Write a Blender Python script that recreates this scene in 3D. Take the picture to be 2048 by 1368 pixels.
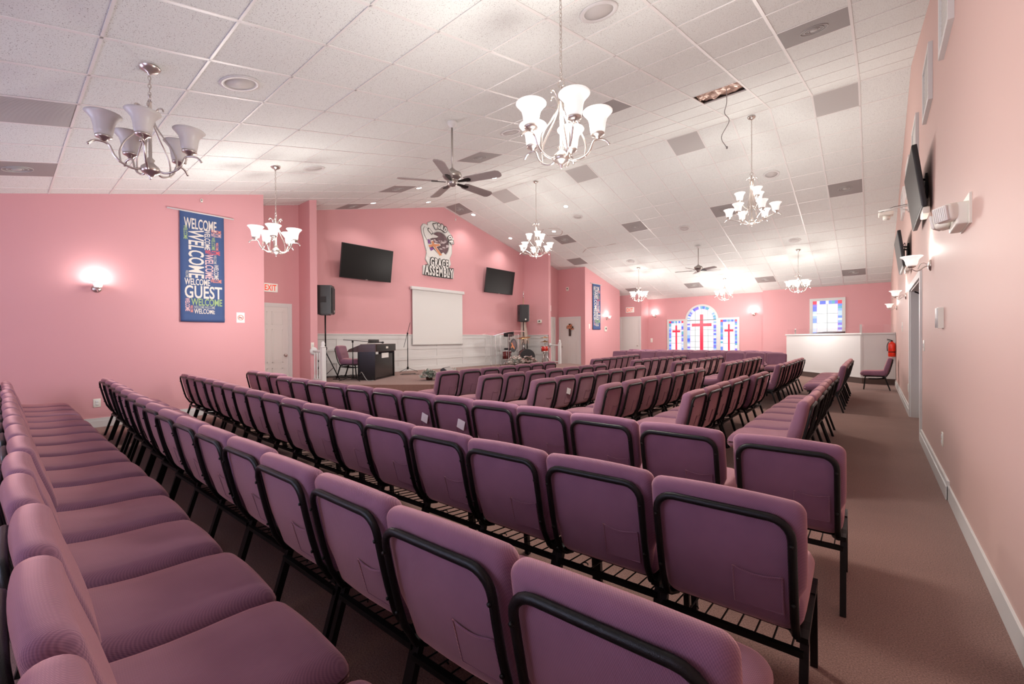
import bpy, math, random
from mathutils import Vector, Matrix
random.seed(7)
sc = bpy.context.scene
for o in list(bpy.data.objects): bpy.data.objects.remove(o)
COL = sc.collection
PI = math.pi

# ------------------------------------------------------------------ camera, light, exposure
CH, YAW, PITCH, ROLL, FPX = 1.3032, 0.69817, -0.006018, -0.005745, 861.74
cyw, syw, cp, sp = math.cos(YAW), math.sin(YAW), math.cos(PITCH), math.sin(PITCH)
fw = Vector((-syw, cyw, 0)); rt = Vector((cyw, syw, 0)); up = Vector((0, 0, 1))
F3 = fw * cp + up * sp; U3 = up * cp - fw * sp
R4 = rt * math.cos(ROLL) + U3 * math.sin(ROLL); U4 = U3 * math.cos(ROLL) - rt * math.sin(ROLL)
cam_d = bpy.data.cameras.new('camera'); cam = bpy.data.objects.new('camera', cam_d); COL.objects.link(cam)
cam_d.sensor_width = 36; cam_d.lens = 36 * FPX / 2048; cam_d.clip_start = 0.05; cam_d.clip_end = 80
M = Matrix((R4, U4, -F3)).transposed().to_4x4(); M.translation = Vector((0, 0, CH)); cam.matrix_world = M
sc.camera = cam
world = bpy.data.worlds.new('world'); sc.world = world; world.use_nodes = True
world.node_tree.nodes['Background'].inputs[0].default_value = (0.8, 0.85, 1, 1)
world.node_tree.nodes['Background'].inputs[1].default_value = 0.3
sc.view_settings.view_transform = 'Standard'; sc.view_settings.look = 'None'
sc.view_settings.gamma = 1; sc.view_settings.use_curve_mapping = False
sc.view_settings.exposure = 0.06

def lamp(name, kind, loc, energy, color=(1, .95, .89), size=.1, rot=None, **kw):
    d = bpy.data.lights.new(name, kind); d.energy = energy; d.color = color
    if kind == 'AREA':
        d.shape = 'RECTANGLE'; d.size = size[0]; d.size_y = size[1]
    else: d.shadow_soft_size = size
    for k, v in kw.items(): setattr(d, k, v)
    o = bpy.data.objects.new(name, d); COL.objects.link(o); o.location = loc
    if rot: o.rotation_euler = rot
    return o
# cool fill lamps added behind the camera for the near chair backs
for wx in (-6.3, -2.2):
    lamp('cool_fill', 'AREA', (wx, -2.05, 1.75), 150, (.60, .68, 1.0), (2.2, 1.3), (-PI / 2, 0, 0))
P_CH, P_CHB, P_SC, P_DN = 112, 140, 5.5, 12        # lamp strengths: chandelier, large chandelier, sconce, downlight

# ------------------------------------------------------------------ room measures
U, DY = 0.65837, 0.64483
GX, GY, GY2 = -3.479, -0.1632, 9.4236
Z0, S1, YR, S2, ZR = 3.3175, 0.24762, 9.4246, 0.22717, 5.6512
XR, XL, XS, YF, YF2, YN = 0.464, -9.079, -10.8, 20.24, 20.06, -2.2
ST = 0.37
def cz(y): return Z0 + S1 * y if y < YR else ZR - S2 * (y - YR)
def cell(i, j, far=False):
    x = GX - j * U; y = (GY2 if far else GY) + i * DY
    return x, y, cz(y)

# ------------------------------------------------------------------ materials
def _mat(name):
    m = bpy.data.materials.new(name); m.use_nodes = True
    nt = m.node_tree; b = nt.nodes['Principled BSDF']; return m, nt, b
def mat(name, col, rough=.5, metal=0, bump=0, bscale=200, var=0, vscale=20, spec=.5, emit=0, ecol=None, sheen=0, alpha=1, trans=0, sub=0):
    m, nt, b = _mat(name)
    b.inputs['Base Color'].default_value = (*col, 1); b.inputs['Roughness'].default_value = rough
    b.inputs['Metallic'].default_value = metal; b.inputs['Specular IOR Level'].default_value = spec
    if sheen: b.inputs['Sheen Weight'].default_value = sheen; b.inputs['Sheen Roughness'].default_value = .5
    if trans: b.inputs['Transmission Weight'].default_value = trans
    if emit:
        b.inputs['Emission Color'].default_value = (*(ecol or col), 1); b.inputs['Emission Strength'].default_value = emit
    tc = None
    if bump or var:
        tc = nt.nodes.new('ShaderNodeTexCoord')
    if var:
        n = nt.nodes.new('ShaderNodeTexNoise'); n.inputs['Scale'].default_value = vscale; n.inputs['Detail'].default_value = 4
        nt.links.new(tc.outputs['Object'], n.inputs['Vector'])
        mx = nt.nodes.new('ShaderNodeMix'); mx.data_type = 'RGBA'
        mx.inputs[6].default_value = (*[c * (1 - var) for c in col], 1); mx.inputs[7].default_value = (*[min(1, c * (1 + var)) for c in col], 1)
        nt.links.new(n.outputs['Fac'], mx.inputs[0]); nt.links.new(mx.outputs[2], b.inputs['Base Color'])
    if bump:
        n = nt.nodes.new('ShaderNodeTexNoise'); n.inputs['Scale'].default_value = bscale; n.inputs['Detail'].default_value = 3
        nt.links.new(tc.outputs['Object'], n.inputs['Vector'])
        bp = nt.nodes.new('ShaderNodeBump'); bp.inputs['Strength'].default_value = bump; bp.inputs['Distance'].default_value = .01
        nt.links.new(n.outputs['Fac'], bp.inputs['Height']); nt.links.new(bp.outputs[0], b.inputs['Normal'])
    return m
def fabric_mat():
    m, nt, b = _mat('purple_weave')
    tc = nt.nodes.new('ShaderNodeTexCoord')
    def rib(d, k):
        q = nt.nodes.new('ShaderNodeVectorMath'); q.operation = 'DOT_PRODUCT'; q.inputs[1].default_value = [c * k for c in d]
        nt.links.new(tc.outputs['Object'], q.inputs[0]); w = nt.nodes.new('ShaderNodeMath'); w.operation = 'SINE'
        nt.links.new(q.outputs['Value'], w.inputs[0]); return w
    w1 = rib((1, .62, .62), 1150); w2 = rib((1, -.62, -.62), 1150)
    mm = nt.nodes.new('ShaderNodeMath'); mm.operation = 'MULTIPLY_ADD'; mm.inputs[1].default_value = .30; mm.inputs[2].default_value = .5
    mul = nt.nodes.new('ShaderNodeMath'); mul.operation = 'MULTIPLY_ADD'; mul.inputs[1].default_value = .14
    nt.links.new(w1.outputs[0], mm.inputs[0]); nt.links.new(w2.outputs[0], mul.inputs[0]); nt.links.new(mm.outputs[0], mul.inputs[2])
    n = nt.nodes.new('ShaderNodeTexNoise'); n.inputs['Scale'].default_value = 6; n.inputs['Detail'].default_value = 5
    nt.links.new(tc.outputs['Object'], n.inputs['Vector'])
    cr = nt.nodes.new('ShaderNodeMix'); cr.data_type = 'RGBA'
    cr.inputs[6].default_value = (.135, .063, .112, 1); cr.inputs[7].default_value = (.335, .168, .238, 1)
    ad = nt.nodes.new('ShaderNodeMath'); ad.operation = 'MULTIPLY_ADD'; ad.inputs[1].default_value = .5; 
    nt.links.new(mul.outputs[0], ad.inputs[0])
    m2 = nt.nodes.new('ShaderNodeMath'); m2.operation = 'MULTIPLY'; m2.inputs[1].default_value = .5
    nt.links.new(n.outputs['Fac'], m2.inputs[0]); nt.links.new(m2.outputs[0], ad.inputs[2])
    nt.links.new(ad.outputs[0], cr.inputs[0]); nt.links.new(cr.outputs[2], b.inputs['Base Color'])
    b.inputs['Roughness'].default_value = .9; b.inputs['Sheen Weight'].default_value = .9; b.inputs['Sheen Roughness'].default_value = .42
    b.inputs['Sheen Tint'].default_value = (1, .56, .52, 1); b.inputs['Specular IOR Level'].default_value = .2
    bp = nt.nodes.new('ShaderNodeBump'); bp.inputs['Strength'].default_value = .35; bp.inputs['Distance'].default_value = .0016
    nt.links.new(mul.outputs[0], bp.inputs['Height']); nt.links.new(bp.outputs[0], b.inputs['Normal'])
    return m
def ceiling_mat(name='ceiling_tile', c0=(.79, .825, .80), c1=(.36, .34, .33)):
    m, nt, b = _mat(name)
    tc = nt.nodes.new('ShaderNodeTexCoord')
    v = nt.nodes.new('ShaderNodeTexNoise'); v.inputs['Scale'].default_value = 130; v.inputs['Detail'].default_value = 1
    nt.links.new(tc.outputs['Object'], v.inputs['Vector'])
    r = nt.nodes.new('ShaderNodeValToRGB'); r.color_ramp.elements[0].position = .30; r.color_ramp.elements[1].position = .37
    r.color_ramp.elements[0].color = (*c1, 1); r.color_ramp.elements[1].color = (*c0, 1)
    nt.links.new(v.outputs['Fac'], r.inputs[0]); nt.links.new(r.outputs[0], b.inputs['Base Color'])
    b.inputs['Roughness'].default_value = .85; b.inputs['Specular IOR Level'].default_value = .25
    return m
def carpet_mat():
    m, nt, b = _mat('brown_carpet')
    tc = nt.nodes.new('ShaderNodeTexCoord')
    n = nt.nodes.new('ShaderNodeTexNoise'); n.inputs['Scale'].default_value = 170; n.inputs['Detail'].default_value = 3
    n2 = nt.nodes.new('ShaderNodeTexNoise'); n2.inputs['Scale'].default_value = 1.3; n2.inputs['Detail'].default_value = 3
    for q in (n, n2): nt.links.new(tc.outputs['Object'], q.inputs['Vector'])
    r = nt.nodes.new('ShaderNodeValToRGB')
    r.color_ramp.elements[0].position = .3; r.color_ramp.elements[1].position = .7
    r.color_ramp.elements[0].color = (.15, .078, .065, 1); r.color_ramp.elements[1].color = (.37, .215, .175, 1)
    mx = nt.nodes.new('ShaderNodeMix'); mx.data_type = 'RGBA'; mx.blend_type = 'MULTIPLY'; mx.inputs[0].default_value = .5
    r2 = nt.nodes.new('ShaderNodeValToRGB'); r2.color_ramp.elements[0].position = .35; r2.color_ramp.elements[1].position = .65
    r2.color_ramp.elements[0].color = (.72, .68, .68, 1); r2.color_ramp.elements[1].color = (1, 1, 1, 1)
    nt.links.new(n.outputs['Fac'], r.inputs[0]); nt.links.new(n2.outputs['Fac'], r2.inputs[0])
    nt.links.new(r.outputs[0], mx.inputs[6]); nt.links.new(r2.outputs[0], mx.inputs[7]); nt.links.new(mx.outputs[2], b.inputs['Base Color'])
    b.inputs['Roughness'].default_value = .95; b.inputs['Specular IOR Level'].default_value = .1; b.inputs['Sheen Weight'].default_value = .2
    bp = nt.nodes.new('ShaderNodeBump'); bp.inputs['Strength'].default_value = .6; bp.inputs['Distance'].default_value = .006
    nt.links.new(n.outputs['Fac'], bp.inputs['Height']); nt.links.new(bp.outputs[0], b.inputs['Normal'])
    return m
def frosted(name, emit):
    m, nt, b = _mat(name)
    b.inputs['Base Color'].default_value = (.86, .83, .80, 1); b.inputs['Roughness'].default_value = .35
    b.inputs['Transmission Weight'].default_value = 0.0 if emit else .35
    if emit:
        b.inputs['Emission Color'].default_value = (1, .97, .93, 1); b.inputs['Emission Strength'].default_value = emit
    return m
WALL = mat('pink_paint', (.70, .355, .375), .55, bump=.08, bscale=350, spec=.35)
WALLR = mat('washed_pink_paint', (.62, .425, .38), .55, bump=.08, bscale=350, spec=.35)  # pink wall paint, with the light washing it paler put into its colour
CEIL = ceiling_mat(); CARPET = carpet_mat(); FAB = fabric_mat()
WHITE = mat('white_trim_paint', (.70, .695, .68), .4)
DOORW = mat('white_door_paint', (.74, .72, .69), .45)
BARW = mat('ceiling_bar_white', (.80, .79, .77), .4)
BLACKM = mat('black_hammered_steel', (.006, .006, .0055), .36, metal=0, bump=.15, bscale=420, spec=.28)
BLACK = mat('black_plastic', (.018, .018, .02), .42)
BLACKG = mat('black_gloss', (.012, .011, .011), .22)
TVS = mat('tv_screen', (.010, .008, .008), .33, spec=.12)
GRILLE = mat('black_speaker_grille', (.03, .03, .032), .6, bump=.5, bscale=500)
NICKEL = mat('brushed_nickel', (.62, .57, .53), .28, metal=.95)
CHROME = mat('chrome', (.8, .8, .8), .12, metal=1)
SH_ON = frosted('lit_frosted_glass', .6); SH_OFF = frosted('unlit_frosted_glass', 0)
BULB = mat('downlight_lens', (1, 1, 1), .5, emit=14, ecol=(1, .98, .95))
BLADE = mat('taupe_fan_blade', (.36, .32, .30), .45, var=.1, vscale=8)
FANW = mat('pewter_fan_metal', (.42, .39, .36), .3, metal=.7)
VENT = mat('grey_vent_metal', (.33, .31, .30), .6, bump=.4, bscale=300)
VENTL = mat('light_vent_metal', (.50, .49, .475), .55)
SPKW = mat('white_speaker_grille', (.60, .585, .565), .6)
RED = mat('exit_red', (.85, .08, .03), .4, emit=.35)
SIGNW = mat('sign_white', (.86, .84, .78), .4, emit=.15)
PLATE = mat('cream_plastic', (.80, .78, .70), .35)
NAVY = mat('navy_banner_cloth', (.050, .095, .235), .75, bump=.15, bscale=60)
CLOTHW = mat('white_cloth', (.72, .70, .68), .8)
ACRYL = mat('clear_acrylic', (.92, .94, .94), .03, trans=1)
GLASS = mat('clear_glass_guard', (.97, .97, .97), .02, trans=1)
WOODD = mat('organ_brown_wood', (.06, .028, .022), .25)
EXTR = mat('extinguisher_red', (.80, .035, .012), .25)
ORANGE = mat('autumn_orange', (.70, .22, .08), .6)
DKGREEN = mat('dark_leaf', (.05, .09, .05), .6)
PALEL = mat('variegated_leaf', (.45, .52, .46), .6)
PETAL = mat('white_petal', (.74, .66, .62), .6)
PINKP = mat('blush_petal', (.62, .34, .32), .6)
BRASS = mat('brass_cymbal', (.50, .30, .14), .3, metal=.9)
DRUMR = mat('red_drum_shell', (.55, .03, .02), .2)
DRUMD = mat('burgundy_drum_shell', (.16, .02, .02), .2)
PAPER = mat('paper_white', (.85, .84, .82), .6)
GOLDW = mat('flagpole_brass', (.65, .55, .35), .3, metal=.8)
FLAGW = mat('cream_flag_cloth', (.72, .60, .52), .8)
FOIL = mat('foil_insulation', (.62, .45, .37), .4, metal=.3, var=.4, vscale=6)
DARKV = mat('dark_plenum', (.05, .035, .03), .9)
CABLE = mat('black_cable', (.02, .02, .02), .5)
GREYC = mat('grey_cable', (.35, .34, .33), .5)

# ------------------------------------------------------------------ mesh builder
class MB:
    def __init__(s): s.v = []; s.f = []; s.m = []; s.mats = []; s.sm = []
    def mi(s, m):
        if m is None: return 0
        if m not in s.mats: s.mats.append(m)
        return s.mats.index(m)
    def add(s, vs, fs, m=None, smooth=False, T=None):
        b = len(s.v)
        for p in vs:
            p = Vector(p)
            s.v.append(tuple(T @ p) if T is not None else tuple(p))
        k = s.mi(m)
        for f in fs: s.f.append([b + i for i in f]); s.m.append(k); s.sm.append(smooth)
        return s
    def box(s, a, b, m=None, T=None):
        x0, y0, z0 = a; x1, y1, z1 = b
        if x0 > x1: x0, x1 = x1, x0
        if y0 > y1: y0, y1 = y1, y0
        if z0 > z1: z0, z1 = z1, z0
        vs = [(x0, y0, z0), (x1, y0, z0), (x1, y1, z0), (x0, y1, z0), (x0, y0, z1), (x1, y0, z1), (x1, y1, z1), (x0, y1, z1)]
        fs = [(0, 3, 2, 1), (4, 5, 6, 7), (0, 1, 5, 4), (1, 2, 6, 5), (2, 3, 7, 6), (3, 0, 4, 7)]
        return s.add(vs, fs, m, False, T)
    def rbox(s, c, h, r, m=None, n=8, fn=None, T=None):
        # rounded box, optional deform
        vs = []; fs = []; idx = {}
        ts = []
        for k in range(n + 1):
            t = -1 + 2 * k / n; ts.append(t)
        def mapc(t, hh):
            # concentrate divisions near edges
            core = max(1e-4, 1 - r / hh)
            a = abs(t)
            q = a / .5 * core if a <= .5 else core + (a - .5) / .5 * (1 - core)
            return math.copysign(q, t)
        def vert(i, j, k):
            key = (i, j, k)
            if key in idx: return idx[key]
            p = [mapc(ts[i], h[0]) * h[0], mapc(ts[j], h[1]) * h[1], mapc(ts[k], h[2]) * h[2]]
            q = [max(-(h[a] - r), min(h[a] - r, p[a])) for a in range(3)]
            d = Vector([p[a] - q[a] for a in range(3)])
            if d.length > 1e-9: d = d.normalized() * r
            P = Vector(q) + d
            nn = (P.x / h[0], P.y / h[1], P.z / h[2])
            P = P + Vector(c)
            if fn: P = Vector(fn(P, nn))
            idx[key] = len(vs); vs.append(P); return idx[key]
        for a in range(n):
            for b in range(n):
                for side in (0, n):
                    q = [vert(side, a, b), vert(side, a + 1, b), vert(side, a + 1, b + 1), vert(side, a, b + 1)]
                    fs.append(q if side else q[::-1])
                    q = [vert(a, side, b), vert(a, side, b + 1), vert(a + 1, side, b + 1), vert(a + 1, side, b)]
                    fs.append(q if side else q[::-1])
                    q = [vert(a, b, side), vert(a + 1, b, side), vert(a + 1, b + 1, side), vert(a, b + 1, side)]
                    fs.append(q if side else q[::-1])
        return s.add(vs, fs, m, True, T)
    def tube(s, pts, r, m=None, n=8, caps=True, flat=None, T=None, closed=False):
        pts = [Vector(p) for p in pts]; N = len(pts)
        rr = r if isinstance(r, (list, tuple)) else [r] * N
        vs = []; fs = []; prev = None
        for i, p in enumerate(pts):
            if closed: t = pts[(i + 1) % N] - pts[i - 1]
            else: t = (pts[min(i + 1, N - 1)] - pts[max(i - 1, 0)])
            t = t.normalized() if t.length > 1e-9 else Vector((0, 0, 1))
            if prev is None:
                a = Vector((0, 0, 1)) if abs(t.z) < .9 else Vector((1, 0, 0))
                nx = t.cross(a).normalized()
            else:
                nx = prev - t * prev.dot(t)
                nx = nx.normalized() if nx.length > 1e-6 else t.orthogonal().normalized()
            prev = nx; ny = t.cross(nx)
            for k in range(n):
                a = 2 * PI * k / n + (PI / 4 if n == 4 else 0)
                q = rr[i]
                vs.append(p + nx * math.cos(a) * q + ny * math.sin(a) * q * (flat or 1))
        L = N if closed else N - 1
        for i in range(L):
            j = (i + 1) % N
            for k in range(n):
                k2 = (k + 1) % n
                fs.append((i * n + k, i * n + k2, j * n + k2, j * n + k))
        if caps and not closed:
            fs.append(tuple(range(n))[::-1]); fs.append(tuple((N - 1) * n + k for k in range(n)))
        return s.add(vs, fs, m, n > 4, T)
    def lathe(s, prof, c=(0, 0, 0), m=None, n=20, T=None, axis='z'):
        vs = []; fs = []
        for r, z in prof:
            for k in range(n):
                a = 2 * PI * k / n
                if axis == 'z': p = (r * math.cos(a), r * math.sin(a), z)
                elif axis == 'x': p = (z, r * math.cos(a), r * math.sin(a))
                else: p = (r * math.sin(a), z, r * math.cos(a))
                vs.append(Vector(p) + Vector(c))
        for i in range(len(prof) - 1):
            for k in range(n):
                k2 = (k + 1) % n
                fs.append((i * n + k, i * n + k2, (i + 1) * n + k2, (i + 1) * n + k))
        if prof[0][0] > 1e-4: fs.append(tuple(range(n))[::-1])
        if prof[-1][0] > 1e-4: fs.append(tuple((len(prof) - 1) * n + k for k in range(n)))
        return s.add(vs, fs, m, True, T)
    def prism(s, poly, d0, d1, m=None, T=None):
        # poly in (x,y) -> z from d0 to d1
        n = len(poly)
        vs = [(x, y, d0) for x, y in poly] + [(x, y, d1) for x, y in poly]
        fs = [tuple(range(n))[::-1], tuple(range(n, 2 * n))]
        for i in range(n):
            j = (i + 1) % n; fs.append((i, j, n + j, n + i))
        return s.add(vs, fs, m, False, T)
    def build(s, name, m=None, parent=None, loc=None):
        me = bpy.data.meshes.new(name); me.from_pydata(s.v, [], s.f)
        mats = s.mats if s.mats else [m]
        for q in mats: me.materials.append(q if q is not None else m)
        me.polygons.foreach_set('material_index', s.m); me.polygons.foreach_set('use_smooth', s.sm)
        me.update()
        o = bpy.data.objects.new(name, me); COL.objects.link(o)
        if parent is not None: o.parent = parent
        if loc: o.location = loc
        return o
def tag(o, label=None, cat=None, group=None, kind=None):
    if label: o['label'] = label
    if cat: o['category'] = cat
    if group: o['group'] = group
    if kind: o['kind'] = kind
    return o
def thing(name, label, cat, loc=(0, 0, 0), rz=0, group=None):
    o = bpy.data.objects.new(name, None); COL.objects.link(o); o.empty_display_size = .1
    o.location = loc; o.rotation_euler = (0, 0, rz); return tag(o, label, cat, group)
def struct(mb, name, m, parent=None):
    o = mb.build(name, m, parent)
    if parent is None: o['kind'] = 'structure'
    return o
def copy_tree(o, parent=None):
    c = o.copy(); COL.objects.link(c)
    if parent is not None: c.parent = parent
    for ch in list(o.children): copy_tree(ch, c)
    return c
def bez(p0, p1, p2, p3, n=10):
    p0, p1, p2, p3 = map(Vector, (p0, p1, p2, p3))
    return [p0 * (1 - t) ** 3 + p1 * 3 * t * (1 - t) ** 2 + p2 * 3 * t * t * (1 - t) + p3 * t ** 3 for t in [k / n for k in range(n + 1)]]
def catmull(pts, n=6):
    pts = [Vector(p) for p in pts]; out = []
    P = [2 * pts[0] - pts[1]] + pts + [2 * pts[-1] - pts[-2]]
    for i in range(1, len(P) - 2):
        for k in range(n):
            t = k / n; a, b, c, d = P[i - 1], P[i], P[i + 1], P[i + 2]
            out.append(.5 * ((2 * b) + (c - a) * t + (2 * a - 5 * b + 4 * c - d) * t * t + (3 * b - a - 3 * c + d) * t ** 3))
    out.append(pts[-1]); return out
_tc = {}
BOLD = [False]
def text_geo(s):
    key = (s, BOLD[0])
    if key in _tc: return _tc[key]
    cu = bpy.data.curves.new('t', 'FONT'); cu.body = s; cu.size = 1; cu.offset = .045 if BOLD[0] else .018; cu.resolution_u = 3; cu.space_character = 1.22 if BOLD[0] else 1.0
    ob = bpy.data.objects.new('t', cu); COL.objects.link(ob)
    dg = bpy.context.evaluated_depsgraph_get(); dg.update()
    me = bpy.data.meshes.new_from_object(ob.evaluated_get(dg))
    vs = [v.co.copy() for v in me.vertices]; fs = [tuple(p.vertices) for p in me.polygons]
    bpy.data.objects.remove(ob); bpy.data.curves.remove(cu); bpy.data.meshes.remove(me)
    x0 = min(v.x for v in vs); x1 = max(v.x for v in vs); y0 = min(v.y for v in vs); y1 = max(v.y for v in vs)
    vs = [((v.x - x0) / (x1 - x0), (v.y - y0) / (y1 - y0)) for v in vs]
    _tc[key] = (vs, fs); return _tc[key]
def put_text(mb, s, x, y, w, h, m, T, rot=0, d=0.0):
    # lettering fitted in the box x..x+w, y..y+h; rot=1 reads downwards
    vs, fs = text_geo(s)
    if rot == 1: V = [(x + v * w, y + h - u * h) for u, v in vs]
    else: V = [(x + u * w, y + v * h) for u, v in vs]
    V = [(a, b, d(a, b) if callable(d) else d) for a, b in V]
    mb.add(V, fs, m, False, T)
# frames: local (u, v, out) -> world for wall planes
def T_posX(x, y0, z0): return Matrix(((0, 0, 1, x), (1, 0, 0, y0), (0, 1, 0, z0), (0, 0, 0, 1)))      # wall facing +X, u runs along +Y (seen left to right)
def T_negY(y, x0, z0): return Matrix(((1, 0, 0, x0), (0, 0, -1, y), (0, 1, 0, z0), (0, 0, 0, 1)))     # wall facing -Y, u runs along +X
def T_negX(x, y0, z0): return Matrix(((0, 0, -1, x), (-1, 0, 0, y0), (0, 1, 0, z0), (0, 0, 0, 1)))    # wall facing -X, u runs along -Y

# ------------------------------------------------------------------ the room
fl = MB(); fl.box((-11.2, YN - .1, -.1), (XR + 1.6, YF + .2, 0)); struct(fl, 'floor', CARPET)
stage_poly = [(-10.8, 4.62), (-9.6, 4.62), (-9.45, 4.28), (-8.95, 4.28), (-7.1, 5.79), (-6.75, 6.4), (-6.75, 12.3), (-7.3, 13.1), (-8.9, 14.05), (-9.6, 13.65), (-10.8, 13.65)]
sg = MB(); sg.prism(stage_poly, 0.0, ST); struct(sg, 'floor', CARPET)
# walls along Y (facing +X or -X): profile polygon in (y,z)
def wall_y(name, x, t, y0, y1, m, z0=0.0, z1=None):
    ys = [y0] + ([YR] if y0 < YR < y1 else []) + [y1]
    if z1 is None: poly = [(y0, z0), (y1, z0)] + [(y, cz(y) + .012) for y in reversed(ys)]
    else: poly = [(y0, z0), (y1, z0), (y1, z1), (y0, z1)]
    mb = MB(); T = Matrix(((0, 0, 1, 0), (1, 0, 0, 0), (0, 1, 0, 0), (0, 0, 0, 1)))
    mb.prism(poly, min(x, x + t), max(x, x + t), None, T); return struct(mb, name, m)
def wall_x(name, y, t, x0, x1, m, z0=0.0, z1=None):
    a, b = min(y, y + t), max(y, y + t)
    mb = MB()
    if z1 is None:
        vs = [(x0, a, z0), (x1, a, z0), (x1, b, z0), (x0, b, z0), (x0, a, cz(a) + .012), (x1, a, cz(a) + .012), (x1, b, cz(b) + .012), (x0, b, cz(b) + .012)]
        fs = [(0, 3, 2, 1), (4, 5, 6, 7), (0, 1, 5, 4), (1, 2, 6, 5), (2, 3, 7, 6), (3, 0, 4, 7)]
        mb.add(vs, fs)
    else: mb.box((x0, a, z0), (x1, b, z1))
    return struct(mb, name, m)
wall_y('wall_left', XL, -.12, YN, 3.33, WALL)
wall_x('wall_left', 3.33, -.12, -10.26, XL - .12, WALL)
wall_y('wall_left', -10.14, -.12, 3.33, 4.46, WALL)
wall_x('wall_left', 4.46, .16, -10.92, -9.59, WALL)
wall_y('wall_stage', XS, -.12, 4.62, 13.65, WALL)
wall_x('wall_stage', 13.65, .14, -10.92, -9.6, WALL)
wall_y('wall_left', -10.4, -.12, 13.79, 15.5, WALL)
wall_x('wall_left', 15.5, .12, -10.52, XL, WALL)
wall_y('wall_left', XL, -.12, 15.62, 18.67, WALL)
wall_x('wall_left', 18.67, -.1, -9.9, XL - .12, WALL)
wall_y('wall_left', -9.8, -.1, 18.67, 19.4, WALL)
wall_x('wall_far', 19.4, .12, -9.9, -8.35, WALL)
wall_y('wall_far', -8.35, -.12, 19.52, YF, WALL)
wall_x('wall_far', YF, .12, -8.47, -3.46, WALL)
wall_x('wall_far', YF2, .3, -3.46, XR, WALL)
DO0, DO1, DOZ = 7.5, 9.55, 2.06
wall_y('wall_right', XR, .14, YN, DO0, WALLR)
wall_y('wall_right', XR, .14, DO1, YF2 + .3, WALLR)
wall_y('wall_right', XR, .14, DO0, DO1, WALLR, z0=DOZ)
wall_x('wall_near', YN, -.12, XL - .12, XR + .14, WALL)
hall = MB(); hall.box((XR + 1.4, DO0 - .6, 0), (XR + 1.5, DO1 + .6, 2.6)); hall.box((XR + .14, DO0 - .7, 0), (XR + 1.5, DO0 - .6, 2.6)); hall.box((XR + .14, DO1 + .6, 0), (XR + 1.5, DO1 + .7, 2.6)); hall.box((XR + .14, DO0 - .7, 2.6), (XR + 1.5, DO1 + .7, 2.7))
struct(hall, 'wall_hallway', WALLR)

# ceiling, with the one tile that is missing left open
HX0, HX1 = GX + 2 * U, GX + 3 * U; HY0, HY1 = GY + 11 * DY, GY + 12 * DY
X0, X1 = -11.2, XR + .14
cl = MB()
def cq(x0, x1, y0, y1):
    cl.add([(x0, y0, cz(y0)), (x0, y1, cz(y1)), (x1, y1, cz(y1)), (x1, y0, cz(y0)), (x0, y0, cz(y0) + .02), (x0, y1, cz(y1) + .02), (x1, y1, cz(y1) + .02), (x1, y0, cz(y0) + .02)],
           [(0, 1, 2, 3), (7, 6, 5, 4), (0, 4, 5, 1), (2, 6, 7, 3), (1, 5, 6, 2), (3, 7, 4, 0)])
cq(X0, HX0, YN - .12, YR); cq(HX1, X1, YN - .12, YR); cq(HX0, HX1, YN - .12, HY0); cq(HX0, HX1, HY1, YR); cq(X0, X1, YR, YF + .12)
CEILOB = struct(cl, 'ceiling', CEIL)
gb = MB(); W = .0095; D = .006
def barx(y, x0, x1, w=W):
    a, b = y - w, y + w
    gb.add([(x0, a, cz(a) - D), (x1, a, cz(a) - D), (x1, b, cz(b) - D), (x0, b, cz(b) - D), (x0, a, cz(a)), (x1, a, cz(a)), (x1, b, cz(b)), (x0, b, cz(b))],
           [(0, 3, 2, 1), (4, 5, 6, 7), (0, 1, 5, 4), (1, 2, 6, 5), (2, 3, 7, 6), (3, 0, 4, 7)])
def bary(x, y0, y1, w=.014):
    a, b = x - w, x + w
    gb.add([(a, y0, cz(y0) - D), (b, y0, cz(y0) - D), (b, y1, cz(y1) - D), (a, y1, cz(y1) - D), (a, y0, cz(y0)), (b, y0, cz(y0)), (b, y1, cz(y1)), (a, y1, cz(y1))],
           [(0, 3, 2, 1), (4, 5, 6, 7), (0, 1, 5, 4), (1, 2, 6, 5), (2, 3, 7, 6), (3, 0, 4, 7)])
for i in range(-3, 15): barx(GY + i * DY, X0, XR)
for i in range(0, 17): barx(GY2 + i * DY + (.01 if i == 0 else 0), X0, XR)
for j in range(-6, 12):
    x = GX - j * U
    if X0 < x < XR: bary(x, YN, YR - .001); bary(x, YR + .001, YF)
struct(gb, 'trim_1', BARW)
# cavity above the missing tile
cv = MB(); zt = cz(HY1) + .28
TYZ = Matrix(((0, 0, 1, 0), (1, 0, 0, 0), (0, 1, 0, 0), (0, 0, 0, 1)))
side = [(HY0 - .02, cz(HY0 - .02) + .02), (HY1 + .02, cz(HY1 + .02) + .02), (HY1 + .02, zt), (HY0 - .02, zt)]
cv.prism(side, HX0 - .02, HX0, None, TYZ); cv.prism(side, HX1, HX1 + .02, None, TYZ)
cv.box((HX0, HY0 - .02, cz(HY0) + .02), (HX1, HY0, zt)); cv.box((HX0, HY1, cz(HY1) + .02), (HX1, HY1 + .02, zt)); cv.box((HX0 - .02, HY0 - .02, zt), (HX1 + .02, HY1 + .02, zt + .02))
struct(cv, 'ceiling', DARKV)
fo = MB(); N = 16; vs = []; fs = []
for a in range(N + 1):
    for b in range(N + 1):
        vs.append((HX0 + .01 + (U - .02) * a / N, HY0 + .01 + (DY - .02) * b / N, cz(HY0 + DY * b / N) + .045 + random.uniform(-.018, .018) + .022 * math.sin(a * .9 + b * .5)))
for a in range(N):
    for b in range(N): fs.append((a * (N + 1) + b, a * (N + 1) + b + 1, (a + 1) * (N + 1) + b + 1, (a + 1) * (N + 1) + b))
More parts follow.
